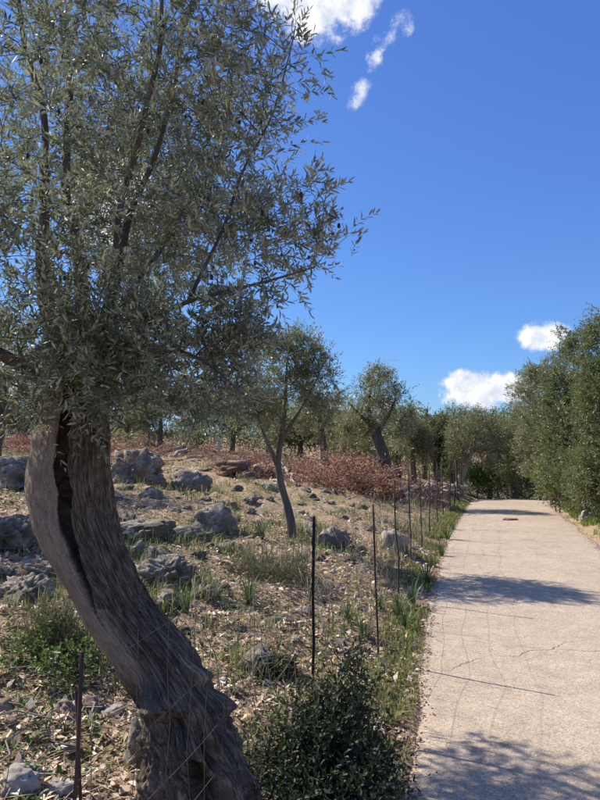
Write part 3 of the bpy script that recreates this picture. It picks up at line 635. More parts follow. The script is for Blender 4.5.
# ------------------------------------------------------------------ other trees of the grove
def trunk_to(u, Y, rows):
    """trunk from the ground at column u, distance Y, through (u, v, Y, r) rows; first row radius used at the ground"""
    g_ = on(u, Y); L = [np.r_[g_ - [0, 0, 0.12], rows[0]]]
    for r_ in rows[1:]: L.append(np.r_[at(*r_[:3]), r_[3]])
    return g_, np.array(L)
g_, tk = trunk_to(293, 8.8, [.075, (290, 515, 8.8, .06), (281, 485, 8.8, .05), (277, 462, 8.8, .043), (282, 435, 8.8, .036), (286, 405, 8.8, .026), (286, 370, 8.8, .015), (290, 345, 8.8, .006)])
make_tree('olive_tree', 'slender young olive tree with crooked thin trunk in the middle of the field', 'tree', g_, [tk, pl([(277, 464, 8.8, .04), (266, 440, 8.7, .026), (254, 405, 8.6, .016), (248, 375, 8.5, .008)]),
          pl([(283, 437, 8.8, .032), (300, 410, 8.9, .02), (318, 378, 9.0, .008)])],
          [ell(283, 372, 8.8, 36, .6, 34), ell(256, 392, 8.6, 30, .5, 40), ell(312, 378, 8.9, 22, .5, 30), ell(294, 345, 8.8, 26, .4, 16), ell(283, 418, 8.8, 34, .35, 18), ell(240, 420, 8.6, 20, .35, 22), ell(318, 408, 8.9, 18, .4, 20), ell(268, 350, 8.7, 18, .4, 14)],
          21, 330, 6, (0.06, 0.017), 0.19, 6, LEAF_FLAT, 'olive_far', 'bark', 0.10, 0.003, 0.02, 8, 4, 0.78, 0.45, up=.45)
g_, tk = trunk_to(388, 18.3, [.25, (384, 455, 18.3, .20), (377, 437, 18.3, .16), (369, 420, 18.3, .11), (366, 400, 18.3, .06), (372, 385, 18.3, .03)])
make_tree('olive_tree', 'olive tree with thick dark leaning trunk behind the red brush', 'tree', g_, [tk, pl([(376, 434, 18.3, .09), (390, 415, 18.3, .05), (396, 398, 18.3, .025)]), pl([(372, 426, 18.3, .07), (356, 412, 18.1, .04), (348, 402, 18, .02)])],
          [ell(376, 392, 18.3, 20, .9, 18), ell(358, 412, 18.3, 18, .8, 18), ell(393, 402, 18.3, 16, .8, 18), ell(378, 376, 18.3, 12, .6, 10), ell(347, 428, 18.3, 12, .6, 14), ell(400, 428, 18.3, 12, .6, 16), ell(372, 418, 18, 22, .7, 12), ell(408, 415, 18.4, 8, .5, 8)], 22, 260, 7, (0.085, 0.026), 0.24, 5, step=.25, r_tip=.005, limb_min=.05, holes=.75)
g_, tk = trunk_to(326, 23, [.17, (323, 440, 23, .13), (319, 420, 23, .09), (322, 398, 23, .04)])
make_tree('olive_tree', 'olive tree with upright dark trunk half hidden behind the slender young olive', 'tree', g_, [tk, pl([(321, 430, 23, .07), (333, 410, 23, .04), (340, 398, 23, .02)])],
          [ell(318, 400, 23, 20, .9, 20), ell(302, 415, 23, 16, .8, 18), ell(334, 418, 23, 12, .7, 18), ell(338, 400, 23, 8, .6, 10)], 23, 170, 6, (0.09, 0.028), 0.24, 5, step=.25, r_tip=.006, limb_min=.06, holes=.75)
g_, tk = trunk_to(412, 24, [.16, (413, 455, 24, .10), (410, 440, 24, .08), (408, 425, 24, .04)])
make_tree('olive_tree', 'low bushy olive tree standing beside the dark green round tree', 'tree', g_, [tk, pl([(412, 450, 24, .07), (420, 436, 24, .04)])],
          [ell(412, 440, 24, 18, .8, 18), ell(405, 425, 24, 14, .7, 12), ell(420, 445, 24, 14, .7, 18)], 24, 230, 7, (0.09, 0.03), 0.24, 5, step=.25, r_tip=.006, limb_min=.06, holes=.5)
g_, tk = trunk_to(436, 26.5, [.16, (437, 455, 26.5, .12), (438, 440, 26.5, .07), (438, 425, 26.5, .04)])
make_tree('carob_tree', 'dark green round-crowned tree in the gap left of the lane end', 'tree', g_, [tk, pl([(437, 450, 26.5, .07), (428, 436, 26.5, .04)])],
          [ell(437, 440, 26.5, 18, .9, 22), ell(428, 432, 26.5, 13, .8, 15), ell(446, 436, 26.5, 10, .8, 16), ell(440, 422, 26.5, 9, .7, 8)], 25, 240, 8, (0.08, 0.04), 0.24, 5, LEAF_FLAT, 'oak_leaf', step=.25, r_tip=.006, limb_min=.06, holes=.4)
g_, tk = trunk_to(456, 24, [.16, (458, 485, 24, .15), (463, 472, 24, .13), (468, 460, 24, .11), (474, 445, 24, .07), (478, 430, 24, .04)])
make_tree('olive_tree', 'grey olive tree with pale slanting trunk at the end of the lane', 'tree', g_, [tk, pl([(467, 462, 24, .08), (460, 445, 24, .05), (458, 428, 24, .03)]), pl([(470, 455, 24, .07), (488, 440, 24, .04), (494, 425, 24, .02)])],
          [ell(472, 438, 24, 24, 1.0, 24), ell(458, 442, 24, 14, .8, 22), ell(490, 445, 24, 16, .9, 24), ell(476, 422, 24, 16, .8, 12), ell(455, 462, 24, 8, .5, 12)], 26, 380, 7, (0.085, 0.022), 0.24, 5, step=.25, r_tip=.006, limb_min=.06, holes=.5, bmat='pale_wood')
g_, tk = trunk_to(514, 26, [.20, (512, 480, 26, .15), (507, 466, 26, .11), (510, 450, 26, .07), (512, 430, 26, .04)])
make_tree('olive_tree', 'dark tree with crooked forked trunk closing the end of the lane', 'tree', g_, [tk, pl([(508, 470, 26, .08), (498, 455, 26, .05), (495, 440, 26, .03)]), pl([(510, 462, 26, .07), (525, 448, 26, .05), (528, 430, 26, .03)])],
          [ell(510, 440, 26, 26, 1.1, 28), ell(522, 418, 26, 18, .9, 20), ell(496, 448, 26, 14, .9, 26), ell(530, 450, 26, 20, 1.0, 30), ell(514, 470, 27, 30, .8, 16)], 27, 430, 8, (0.085, 0.032), 0.26, 5, LEAF_FLAT, 'oak_leaf', step=.25, r_tip=.006, limb_min=.06, holes=.35)
g_, tk = trunk_to(540, 24, [.18, (540, 470, 24, .13), (536, 450, 24, .09), (534, 425, 24, .06), (532, 405, 24, .03)])
make_tree('wild_olive_tree', 'grey green tree rising behind the bend, left of the tall roadside trees', 'tree', g_, [tk, pl([(538, 460, 24, .07), (550, 440, 24, .05), (552, 415, 24, .03)])],
          [ell(534, 415, 24, 20, .9, 22), ell(522, 440, 24, 16, .9, 26), ell(545, 440, 24, 20, 1.0, 36), ell(530, 475, 24, 26, .8, 20), ell(534, 385, 24, 16, .8, 16), ell(516, 425, 24, 14, .8, 22)], 28, 450, 8, (0.085, 0.026), 0.26, 5, LEAF_FLAT, 'olive_far', step=.25, r_tip=.006, limb_min=.06, holes=.35)
# right-hand roadside trees
def road_tree(u, Y, seed, ells_, label, n, lmat, leaf, h_v):
    g_, tk = trunk_to(u, Y, [.13, (u, 470, Y, .09), (u - 3, 440, Y, .06), (u + 2, (440 + h_v) / 2, Y, .035), (u + 4, h_v + 12, Y, .01)])
    make_tree('wild_olive_tree', label, 'tree', g_, [tk, pl([(u, 465, Y, .05), (u - 16, 440, Y - .4, .03), (u - 20, 400, Y - .5, .008)]), pl([(u, 462, Y, .05), (u + 18, 430, Y, .03), (u + 24, 390, Y + .2, .008)])],
              ells_, seed, int(n * 1.5), 8, leaf, 0.22, 6, LEAF_FLAT, lmat, step=.22, r_tip=.005, limb_min=.06, holes=.72, shell=.36, group='tall trees along the right side of the lane')
road_tree(552, 19.5, 31, [ell(548, 400, 19.5, 26, 1.0, 34), ell(536, 440, 19.5, 20, 1.0, 40), ell(558, 450, 19.2, 26, 1.0, 44), ell(534, 376, 19.5, 13, .7, 11), ell(522, 392, 19.5, 9, .6, 8), ell(552, 366, 19.5, 8, .5, 10), ell(552, 480, 19, 22, .8, 22)], 'evergreen roadside tree at the bend, its top lower than its neighbours', 330, 'olive_far', (0.078, 0.026), 370)
road_tree(580, 15.8, 32, [ell(574, 385, 15.8, 28, .9, 42), ell(560, 425, 15.8, 22, .9, 44), ell(588, 430, 15.8, 34, 1.0, 52), ell(568, 350, 15.8, 9, .5, 18), ell(582, 345, 15.8, 10, .5, 16), ell(556, 378, 15.8, 9, .5, 10), ell(565, 330, 15.8, 6, .4, 9), ell(568, 475, 15.3, 26, .8, 30)], 'tall roadside tree with a pointed top against the small cloud', 380, 'oak_leaf', (0.07, 0.026), 335)
road_tree(618, 13.2, 33, [ell(612, 370, 13.2, 34, .9, 50), ell(596, 410, 13.2, 24, .8, 50), ell(630, 420, 13.2, 44, 1.0, 66), ell(598, 335, 13.2, 10, .5, 20), ell(612, 328, 13.2, 12, .5, 18), ell(588, 362, 13.2, 9, .5, 12), ell(604, 470, 12.8, 30, .8, 36)], 'tallest roadside tree cut by the right edge of the picture', 420, 'oak_leaf', (0.065, 0.024), 320)
road_tree(690, 11.6, 34, [ell(690, 370, 11.6, 60, 1.0, 80), ell(670, 430, 11.4, 50, .9, 70), ell(720, 430, 11.6, 50, 1.0, 70)], 'roadside tree standing just outside the right edge of the picture', 170, 'oak_leaf', (0.07, 0.026), 310)
# distant trees across the back of the grove, seen under and through the near crown
back = [(232, 30, 150, 'oak_leaf', 'dark distant tree seen between the old olive and the slender young one'), (196, 34, 160, 'olive_far', 'grey distant olive at the back of the field behind the pale cut branches'), (160, 31, 160, 'olive_far', 'distant olive at the back of the field beside the big grey rocks'),
        (120, 36, 150, 'oak_leaf', 'dark distant tree just clear of the old trunk'), (20, 30, 170, 'olive_far', 'distant olive seen past the bare edge of the old trunk'), (352, 33, 110, 'bright_leaf', 'bright green distant tree low between two olive trunks'), (268, 35, 130, 'olive_far', 'distant olive behind the crown of the slender young one'), (-40, 26, 160, 'olive_far', 'olive off the left edge of the field'), (345, 29, 130, 'olive_far', 'grey distant olive between the thick trunk and the young olive'), (300, 31, 150, 'oak_leaf', 'dark distant tree behind the red brush and young olive trunk'), (398, 28, 140, 'olive_far', 'distant olive just right of the thick leaning trunk'),
        (424, 30, 150, 'oak_leaf', 'dark distant tree behind the low bushy olive'), (452, 31, 150, 'olive_far', 'distant olive behind the pale slanting trunk'), (488, 30, 150, 'oak_leaf', 'dark distant tree filling the end of the lane')]
for k, (u, Y, n, lm, lab) in enumerate(back):
    rb = np.random.default_rng(50 + k); g_, tk = trunk_to(u, Y, [.15, (u + rb.uniform(-3, 3), 428, Y, .11), (u + rb.uniform(-6, 6), 410, Y, .05)])
    hgt_ = (rb.uniform(18, 28) if u < 290 else 16) if lm != 'bright_leaf' else 10
    cy_ = (412 if u < 290 else 428) if lm != 'bright_leaf' else 432
    ee = [ell(u + rb.uniform(-16, 16), cy_ + rb.uniform(-10, 14), Y, rb.uniform(14, 24), 1.2, hgt_ * rb.uniform(.6, 1)) for _ in range(6)] + [ell(u + rb.uniform(-12, 12), 432, Y - .5, 20, .8, 10)]
    make_tree('olive_tree' if lm == 'olive_far' else 'evergreen_tree', lab, 'tree', g_, [tk], ee, 60 + k, int(n * 1.5), 6, (0.12, 0.042), 0.32, 5, LEAF_FLAT, lm, step=.4, r_tip=.01, limb_min=.1, holes=.4, group='distant trees across the back of the field')
# two olives standing left of the picture that shade the rocks
for k, (x, y, lab) in enumerate([(-6.2, 12.8, 'olive tree hidden behind the old trunk, shading the grey rocks'), (-6.0, 8.3, 'olive tree just outside the left edge, shading the flat rocks')]):
    g_ = np.array([x, y, gz(x, y)]); tk = np.array([np.r_[g_ - [0, 0, .1], .2], np.r_[g_ + [.1, 0, .8], .16], np.r_[g_ + [0.2, .1, 1.5], .12], np.r_[g_ + [.1, .2, 2.3], .06]])
    l2 = np.array([np.r_[g_ + [.12, 0, 1.0], .1], np.r_[g_ + [.7, -.2, 1.8], .06], np.r_[g_ + [1.0, -.3, 2.4], .03]])
    ee = [(g_ + [0.1, 0, 2.4], (1.6, 1.5, 1.0)), (g_ + [1.1, -.3, 2.2], (1.2, 1.2, .8)), (g_ + [-.7, .2, 2.3], (.8, .8, .7)), (g_ + [0, .1, 3.1], (.8, .8, .5))]
    make_tree('olive_tree', lab, 'tree', g_, [tk, l2], ee, 80 + k, 330, 6, (0.075, 0.022), 0.22, 5, step=.2, r_tip=.005, limb_min=.05, holes=.45)

# ------------------------------------------------------------------ shrubs
def shrub(name, label, u, Y, ells_, seed, n, per, leaf, slen, lmat, tmpl=LEAF_OVAL, cat='shrub', pairs=5, group=None, stems=5, up=.5, rs=.012, step=.06, spread=.85):
    g_ = on(u, Y); rb = np.random.default_rng(seed); lims = []
    cs = np.array([e[0] for e in ells_]); ztop = max(e[0][2] + e[1][2] for e in ells_)
    for k in range(stems):
        e = ells_[k % len(ells_)]; p1 = e[0] + rdir(rb, 1)[0] * np.array(e[1]) * .4
        p0 = g_ + np.r_[rb.normal(0, .04, 2), -.03]; pm = p0 * .5 + p1 * .5 + rb.normal(0, .04, 3)
        lims.append(np.array([np.r_[p0, rs], np.r_[pm, rs * .7], np.r_[p1, rs * .35]]))
    return make_tree(name, label, cat, g_, lims, ells_, seed, n, per, leaf, slen, pairs, tmpl, lmat, 'twig_bark', step, .0015, .5, 6, 3, .35, .4, group, up, 0, .2, stems, 0.02, spread, 'stem')
shrub('evergreen_shrub', 'dark evergreen shrub with a pointed top growing through the fence foot', 325, 3.05, [ell(322, 760, 3.05, 44, .2, 36), ell(348, 688, 3.1, 15, .09, 36), ell(285, 782, 3.0, 36, .2, 26), ell(362, 768, 3.05, 26, .18, 30), ell(334, 716, 3.1, 24, .13, 26), ell(335, 796, 2.85, 56, .2, 22), ell(312, 735, 3.1, 16, .1, 22)], 101, 330, 4, (0.032, 0.015), 0.13, 'lentisk_leaf', stems=9)
shrub('broom_shrub', 'loose grey-green twiggy bush in front of the slender young olive', 272, 6.6, [ell(272, 578, 6.6, 40, .35, 24), ell(255, 588, 6.5, 26, .3, 20), ell(298, 585, 6.6, 24, .3, 22)], 102, 330, 4, (0.055, 0.006), 0.13, 'grey_shrub', LEAF_FLAT, stems=9, up=.8, spread=.4)
shrub('dry_bush', 'small dry tuft-like bush at the foot of the old trunk', 50, 4.2, [ell(48, 640, 4.2, 22, .16, 34), ell(66, 652, 4.2, 20, .15, 30)], 103, 150, 4, (0.05, 0.006), 0.13, 'grey_shrub', LEAF_FLAT, stems=7, up=.8, spread=.4)
shrub('leafy_herb', 'low green leafy herb spreading under the dry bush by the old trunk', 78, 3.9, [ell(80, 665, 3.9, 34, .25, 20), ell(35, 652, 4.0, 22, .2, 14)], 104, 42, 3, (0.034, 0.019), 0.09, 'herb', stems=6, cat='herb')
shrub('dark_bush', 'low dark bush half covering a flat stone behind the black post', 262, 4.35, [ell(262, 674, 4.35, 30, .2, 18), ell(280, 678, 4.3, 20, .15, 14)], 105, 130, 3, (0.028, 0.016), 0.07, 'lentisk_leaf', stems=5)
shrub('dark_bush', 'dark bush against the pale rock behind the middle fence posts', 398, 11.0, [ell(400, 546, 11, 11, .25, 13), ell(394, 538, 11, 8, .2, 9)], 106, 110, 4, (0.045, 0.022), 0.12, 'lentisk_leaf', stems=5)
shrub('roadside_shrub', 'dense green shrub at the foot of the roadside trees behind the white stone', 596, 13.4, [ell(592, 478, 13.4, 22, .5, 34), ell(608, 486, 13.0, 22, .4, 32), ell(574, 476, 14.6, 14, .4, 24)], 107, 260, 6, (0.055, 0.026), 0.16, 'oak_leaf', LEAF_FLAT, stems=8, step=.15)
shrub('roadside_shrub', 'loose green shrub beside the lane near the right edge of the picture', 655, 11.0, [ell(645, 490, 11.0, 30, .4, 36), ell(675, 480, 10.8, 34, .4, 44)], 108, 220, 6, (0.05, 0.022), 0.16, 'oak_leaf', LEAF_FLAT, stems=7, step=.15)
shrub('roadside_shrub', 'yellow-green shrub lit by the sun in front of the roadside trees', 556, 16.8, [ell(556, 455, 16.8, 8, .4, 22), ell(550, 478, 16.8, 12, .4, 16)], 109, 110, 5, (0.07, 0.034), 0.18, 'bright_leaf', LEAF_FLAT, stems=5, step=.15)
shrub('roadside_shrub', 'low dark shrub where the lane drops out of sight', 520, 24.5, [ell(515, 480, 24.5, 26, .6, 14), ell(540, 482, 23.5, 16, .5, 14), ell(485, 480, 25.5, 20, .6, 14)], 110, 160, 6, (0.08, 0.036), 0.22, 'oak_leaf', LEAF_FLAT, stems=6, step=.2)
shrub('roadside_shrub', 'fresh green shrub under the slanting pale trunk', 476, 25.2, [ell(478, 478, 25.2, 14, .5, 16), ell(450, 472, 26, 10, .5, 14)], 111, 110, 6, (0.08, 0.036), 0.22, 'bright_leaf', LEAF_FLAT, stems=5, step=.2)
shrub('evergreen_shrub', 'green shrub filling the gap between the red brush and the thick trunk', 350, 26, [ell(350, 448, 26, 26, .6, 14), ell(400, 455, 26, 20, .6, 14)], 112, 140, 6, (0.09, 0.036), 0.24, 'oak_leaf', LEAF_FLAT, stems=6, step=.25)

def scrub(label, x0, x1, ya, yb, n, h, seed, lmat, leaf):
    rb = np.random.default_rng(seed); x = rb.uniform(x0, x1, n); t_ = (x - x0) / (x1 - x0); y = ya + (yb - ya) * t_ + rb.normal(0, .9, n)
    top = h * (0.75 + 0.55 * fbm(np.stack([x * .5, y * .5, 0 * x], -1), 3, seed)); P = np.stack([x, y, H(x, y) + np.maximum(top, .15) * rb.random(n) ** .6], -1); L = rb.uniform(.6, 1.3, n) * leaf
    V, F = leaf_geo(P, rdir(rb, n) + np.array([0, 0, .3]), rdir(rb, n) + np.array([0, 0, .5]), L, L * .4, LEAF_FLAT)
    tag(add('scrub', mesh_np('scrub', V, F, M[lmat])), label, 'scrub', kind='stuff')
scrub('line of grey-green scrub closing the back of the field', -28, 13, 31, 34, 36000, 1.7, 151, 'olive_far', .15)
scrub('dark scrub behind the dip where the lane disappears', 5, 17, 29, 27, 13000, 2.1, 152, 'oak_leaf', .13)
scrub('undergrowth at the foot of the trees on the right of the lane', 6.5, 9.6, 12.6, 22.5, 12000, .8, 153, 'oak_leaf', .07)

# ------------------------------------------------------------------ dead red brush heaps
def brush(label, u, Y, w, h, seed, nl):
    rb = np.random.default_rng(seed); g_ = on(u, Y); root = tag(empty('brush_heap', g_), label, 'brush heap', 'heaps of cut brush with dead red leaves')
    wx = w / FOC * Y / 2; hz = h / FOC * Y; cl_ = np.array([-.75, -.1, .7]) * wx * rb.uniform(.8, 1.2); tw_ = Geo(); lp, la = [], []
    for k in range(70):
        cl_k = k
        c_ = g_ + np.r_[rb.choice(cl_) + rb.normal(0, wx * .16), rb.normal(0, .45), 0]; c_[2] = gz(c_[0], c_[1])
        fall = math.exp(-((c_[0] - g_[0]) / wx) ** 2) * rb.uniform(.5, 1.35); L = rb.uniform(.5, 1.5); d_ = unit(np.r_[rb.normal(0, 1, 2), rb.uniform(-.1, .8)])
        p = [c_ + np.r_[0, 0, rb.random() * hz * fall * .8]]
        for s_ in range(4): p.append(p[-1] + d_ * L / 4 + rb.normal(0, .04, 3))
        P = np.array(p); P[:, 2] = np.maximum(P[:, 2], H(P[:, 0], P[:, 1]) + .01); P[:, 2] = np.minimum(P[:, 2], g_[2] + hz * rb.uniform(.7, 1.35))
        r0 = rb.uniform(.006, .017); V, F = tube(P, np.linspace(r0, r0 * .35, 5), 5)
        if k < 16: add('branch', mesh_np('brush_branch', V - g_, F, M['twig_bark'] if k % 2 else M['pale_wood'], True), root)
        else: tw_.put(V, F)
        m_ = int(nl * rb.uniform(.4, 2.6)) // 70; t_ = rb.random(m_) * 4; ii = np.minimum(t_.astype(int), 3); fr = (t_ - ii)[:, None]
        lp.append(P[ii] * (1 - fr) + P[ii + 1] * fr + rb.normal(0, .07, (m_, 3))); la.append(rdir(rb, m_) + d_ * .5)
    tag(add('twigs', tw_.mesh('brush_twigs', M['twig'], False, g_), root), kind='stuff')
    lp = np.concatenate(lp); la = np.concatenate(la); n = len(lp)
    V, F = leaf_geo(lp, la, rdir(rb, n), rb.uniform(.05, .10, n), rb.uniform(.022, .042, n), LEAF_FLAT)
    tag(add('dead_leaves', mesh_np('brush_leaves', V - g_, F, M['red_leaf']), root), kind='stuff')
brush('heap of dead red brush at the foot of the thick leaning olive', 386, 16.6, 46, 32, 201, 2600)
brush('heap of red brush with pale sticks behind the slender young olive', 340, 16.4, 42, 38, 202, 2800)
brush('reddish brush heap left of the slender young olive trunk', 254, 19, 44, 22, 203, 2000)
brush('low red brush heap behind the dark log pile', 222, 26, 60, 14, 204, 1600)
brush('low red brush heap far behind the grey boulders', 135, 26, 60, 16, 205, 1800)
brush('rusty orange brush patch beside the big grey rock', 128, 17, 34, 14, 206, 900)
brush('red brush heap seen past the bare edge of the old trunk', 22, 22, 60, 16, 207, 1600)
brush('red brush heap right behind the slender young olive trunk', 306, 18, 30, 26, 208, 1300)

# ------------------------------------------------------------------ rocks
def ico(sub):
    import bmesh
    bm = bmesh.new(); bmesh.ops.create_icosphere(bm, subdivisions=sub, radius=1.0)
    V = np.array([v.co[:] for v in bm.verts]); F = np.array([[v.index for v in f.verts] for f in bm.faces]); bm.free(); return V, F
ICO = {s_: ico(s_) for s_ in (2, 3, 4, 5)}
def rock_mesh(size, seed, mat, sub=4, strata=0.12, rough=0.28, blocky=0.0):
    V0, F = ICO[sub]; rb = np.random.default_rng(seed); off = rb.random(3) * 50; sz_ = np.array(size); V = V0 * np.maximum(sz_ / np.mean(sz_), .45)
    r_ = 1 + rough * fbm(V * 1.3 + off, 3, seed) + 0.16 * fbm(V * 4 + off, 3, seed + 3) - 0.16 * np.abs(fbm(V * np.array([2.5, 2.5, 6]) + off, 2, seed + 5)) + 0.05 * fbm(V * 12 + off, 2, seed + 8)
    r_ = r_ - 0.10 * np.maximum(0, 1 - 3.2 * np.abs(vnoise(V * np.array([5, 5, 3.5]) + off, seed + 11))) - 0.05 * np.maximum(0, 1 - 3 * np.abs(vnoise(V * 11 + off, seed + 12))) + .045 * fbm(V * 22 + off, 2, seed + 14)
    P = V0 * r_[:, None]
    if blocky:
        for _ in range(7):
            n_ = rdir(rb, 1)[0]; lim = rb.uniform(.55, .85); dd = P @ n_ - lim; P = P - np.maximum(dd, 0)[:, None] * n_ * blocky
    if strata: P[:, 2] += strata * 0.12 * np.sin(P[:, 2] * 9 + 2 * vnoise(P * 2 + off, seed))
    return mesh_np('rock', P * np.array(size), [F], mat, False)
def rock(label, u, v, Y, w, h, dep, seed, mat='limestone', sub=4, name='rock', cat='rock', rz=None, **k):
    """u, v: photo pixel of the rock's middle; w, h in photo pixels; dep in metres"""
    p = at(u, v, Y); g_ = gz(p[0], p[1]); hw = w / FOC * Y / 2; hh = h / FOC * Y
    o = add(name, rock_mesh((hw, dep / 2, hh * 0.72), seed, M[mat], sub, **k)); o.location = (p[0], p[1], g_ + hh * 0.18)
    o.rotation_euler = (0, 0, rz if rz is not None else (seed * 0.37) % 0.8 - 0.4)
    return tag(o, label, cat)
def depth_at(u, v):
    """distance at which the ground is seen at pixel (u, v)"""
    ys = np.concatenate([np.arange(1.6, 8, .02), np.arange(8, 45, .08)]); a = (u - 300) / FOC; b_ = (400 - v) / FOC; dy = _cp - b_ * _sp; dz = (_sp + b_ * _cp) / dy
    zz = CAM_H + dz * ys; hh = H(a / dy * ys, ys); k = np.nonzero(zz <= hh)[0]
    return float(ys[k[0]]) if len(k) else 40.0
ROCKS = [('large grey rock rising just right of the old trunk', 130, 484, 66, 36, .9, 301, 'limestone'), ('smaller grey boulder next to the large rock beside the old trunk', 192, 490, 46, 26, .6, 302, 'limestone'),
         ('dark grey rock mass at the left edge behind the bare wood', 12, 492, 60, 46, 1.2, 303, 'limestone'), ('big flat shaded rock at the left edge beside the old trunk', 10, 552, 60, 34, .9, 304, 'limestone'),
         ('flat layered rock low at the left edge under the leaning trunk', 26, 604, 70, 34, .6, 305, 'limestone'), ('long shaded ledge of grey rock right of the old trunk', 142, 540, 74, 22, .7, 306, 'limestone'), ('low shaded rock in the middle of the ledge right of the old trunk', 180, 543, 56, 18, .6, 334, 'limestone'),
         ('rounded hump at the right end of the shaded ledge', 214, 536, 50, 28, .6, 307, 'limestone'), ('sunlit boulder with pitted top right of the old trunk', 172, 584, 56, 28, .45, 308, 'limestone'),
         ('small lumpy stone just above the sunlit pitted boulder', 153, 566, 24, 22, .25, 309, 'limestone'), ('small grey stone touching the old trunk beside the pitted boulder', 138, 558, 20, 18, .25, 310, 'limestone'),
         ('grey stone under the dark bush behind the black post', 258, 672, 44, 22, .3, 311, 'limestone'), ('grey rock at the foot of the slender young olive', 330, 548, 34, 18, .5, 312, 'limestone'),
         ('pale rock with a dark bush behind the middle fence posts', 393, 552, 26, 26, .5, 313, 'pale_stone'), ('low grey rock left of the slender young olive', 232, 552, 30, 12, .4, 314, 'limestone'),
         ('dark stone in the grass below the shaded ledge', 168, 612, 26, 18, .25, 315, 'limestone'), ('small grey stone near the middle of the field', 206, 600, 22, 14, .25, 316, 'limestone'),
         ('grey rock poking up behind the grey-green bush', 312, 537, 22, 14, .4, 317, 'limestone'), ('flat brown stone at the bottom left among dry sticks', 62, 716, 26, 12, .15, 318, 'brown_stone'),
         ('brown earthy stone beside the rusty stake', 94, 716, 26, 16, .14, 319, 'brown_stone'), ('pale flat stone at the bottom left corner', 20, 790, 40, 18, .2, 320, 'pale_stone'),
         ('long pale stone right of the corner stone', 58, 794, 34, 9, .1, 321, 'pale_stone'), ('mossy grey stone against the left root of the old olive', 138, 768, 26, 50, .2, 322, 'limestone'),
         ('reddish clod near the bottom left sticks', 38, 742, 20, 10, .1, 323, 'brown_stone'), ('flat tan stone just left of the old trunk foot', 112, 716, 30, 9, .14, 324, 'pale_stone'),
         ('dark stone at the left edge near the bottom sticks', 5, 716, 22, 16, .14, 325, 'brown_stone'), ('white stone on the right verge under the trees', 586, 522, 15, 12, .3, 326, 'pale_stone'),
         ('small white stone at the far bend of the lane', 525, 497, 9, 5, .3, 327, 'pale_stone'), ('pale boulder in the grass below the stone wall', 390, 500, 14, 9, .4, 328, 'pale_stone'),
         ('grey rock behind the pale cut branches', 222, 466, 22, 8, .5, 329, 'limestone'), ('pale stone beside the dark log pile', 270, 490, 16, 8, .3, 330, 'pale_stone'),
         ('small grey rock between the boulder and the young olive', 228, 508, 20, 9, .3, 331, 'limestone'), ('flat grey rock in the middle distance left of the red brush', 248, 478, 18, 8, .4, 332, 'limestone'),
         ('second white stone further along the far bend', 545, 500, 8, 5, .25, 333, 'pale_stone')]
for (lab, u, v, w, h, dep, sd_, mt) in ROCKS:
    Yd = depth_at(u, v) + dep * .2
    rock(lab, u, v, Yd, w, h, dep, sd_, mt, 5 if w >= 56 else 4, 'rock' if w > 30 else 'stone', 'rock' if w > 30 else 'stone', blocky=.6 if mt != 'limestone' else .62, rough=.36)

# scattered small stones that nothing tells apart
rng = np.random.default_rng(77); sm = [rock_mesh((1, 1, .62), 400 + k, M['pale_stone' if k % 3 == 0 else 'limestone' if k % 3 == 1 else 'brown_stone'], 3, rough=.35, blocky=.7) for k in range(7)]
n_s = 0
while n_s < 230:
    Yd = 1.7 + 16 * rng.random() ** 1.6; u = rng.uniform(-60, 470); x = (u - 300) / FOC * Yd
    d_ = (float(XL(Yd)) - x) * .96
    if d_ < .35: continue
    if abs(x + .42) < .35 and abs(Yd - 2.7) < .35: continue
    s_ = rng.uniform(.012, .045) * (1 + Yd * .13); o = add('stone', sm[n_s % 7]); o.location = (x, Yd, gz(x, Yd) + s_ * .1); o.scale = (s_, s_ * rng.uniform(.6, 1), s_ * rng.uniform(.6, 1.1)); o.rotation_euler = (rng.normal(0, .15), rng.normal(0, .15), rng.uniform(0, 6.3))
    tag(o, 'small loose stone lying in the leaf litter of the field', 'stone', 'small loose stones strewn over the field'); n_s += 1

om = [rock_mesh((1, .8, .5), 450 + k, M['limestone'], 4, rough=.4, blocky=.75) for k in range(6)]
for k, (u, v, w) in enumerate([(110, 500, 30), (150, 497, 34), (175, 512, 22), (205, 500, 20), (120, 522, 40), (160, 556, 26), (196, 556, 24), (232, 520, 22), (250, 512, 18), (128, 590, 24), (200, 572, 26), (222, 588, 18), (186, 630, 20), (240, 628, 20), (232, 650, 16), (300, 560, 20), (345, 560, 24), (356, 548, 18), (318, 560, 16), (372, 560, 14),
                               (290, 545, 18), (260, 528, 16), (405, 512, 14), (380, 522, 16), (360, 508, 14), (340, 512, 14), (420, 520, 12), (40, 520, 30), (6, 575, 30), (50, 575, 26), (20, 630, 20), (300, 505, 14), (270, 500, 14), (325, 492, 12), (345, 488, 12), (205, 470, 16), (236, 490, 16), (180, 470, 14)] + [(95 + (k_ * 67) % 170, 486 + (k_ * 41) % 120, 10 + (k_ * 7) % 12) for k_ in range(24)] + [(300 + (k_ * 53) % 130, 486 + (k_ * 29) % 70, 8 + (k_ * 5) % 9) for k_ in range(20)]):
    Yd = depth_at(u, v); x = (u - 300) / FOC * Yd; s_ = w / FOC * Yd * .55; o = add('rock', om[k % 6]); o.location = (x, Yd, gz(x, Yd) - s_ * .08); o.scale = (s_, s_ * .9, s_ * (.6 + .5 * ((k * 5) % 7) / 6)); o.rotation_euler = (.15 * math.sin(k * 3.1), .15 * math.sin(k * 1.7), k * 2.1)
    tag(o, 'low broken grey rock poking out of the litter', 'rock', 'low broken rocks scattered through the field')

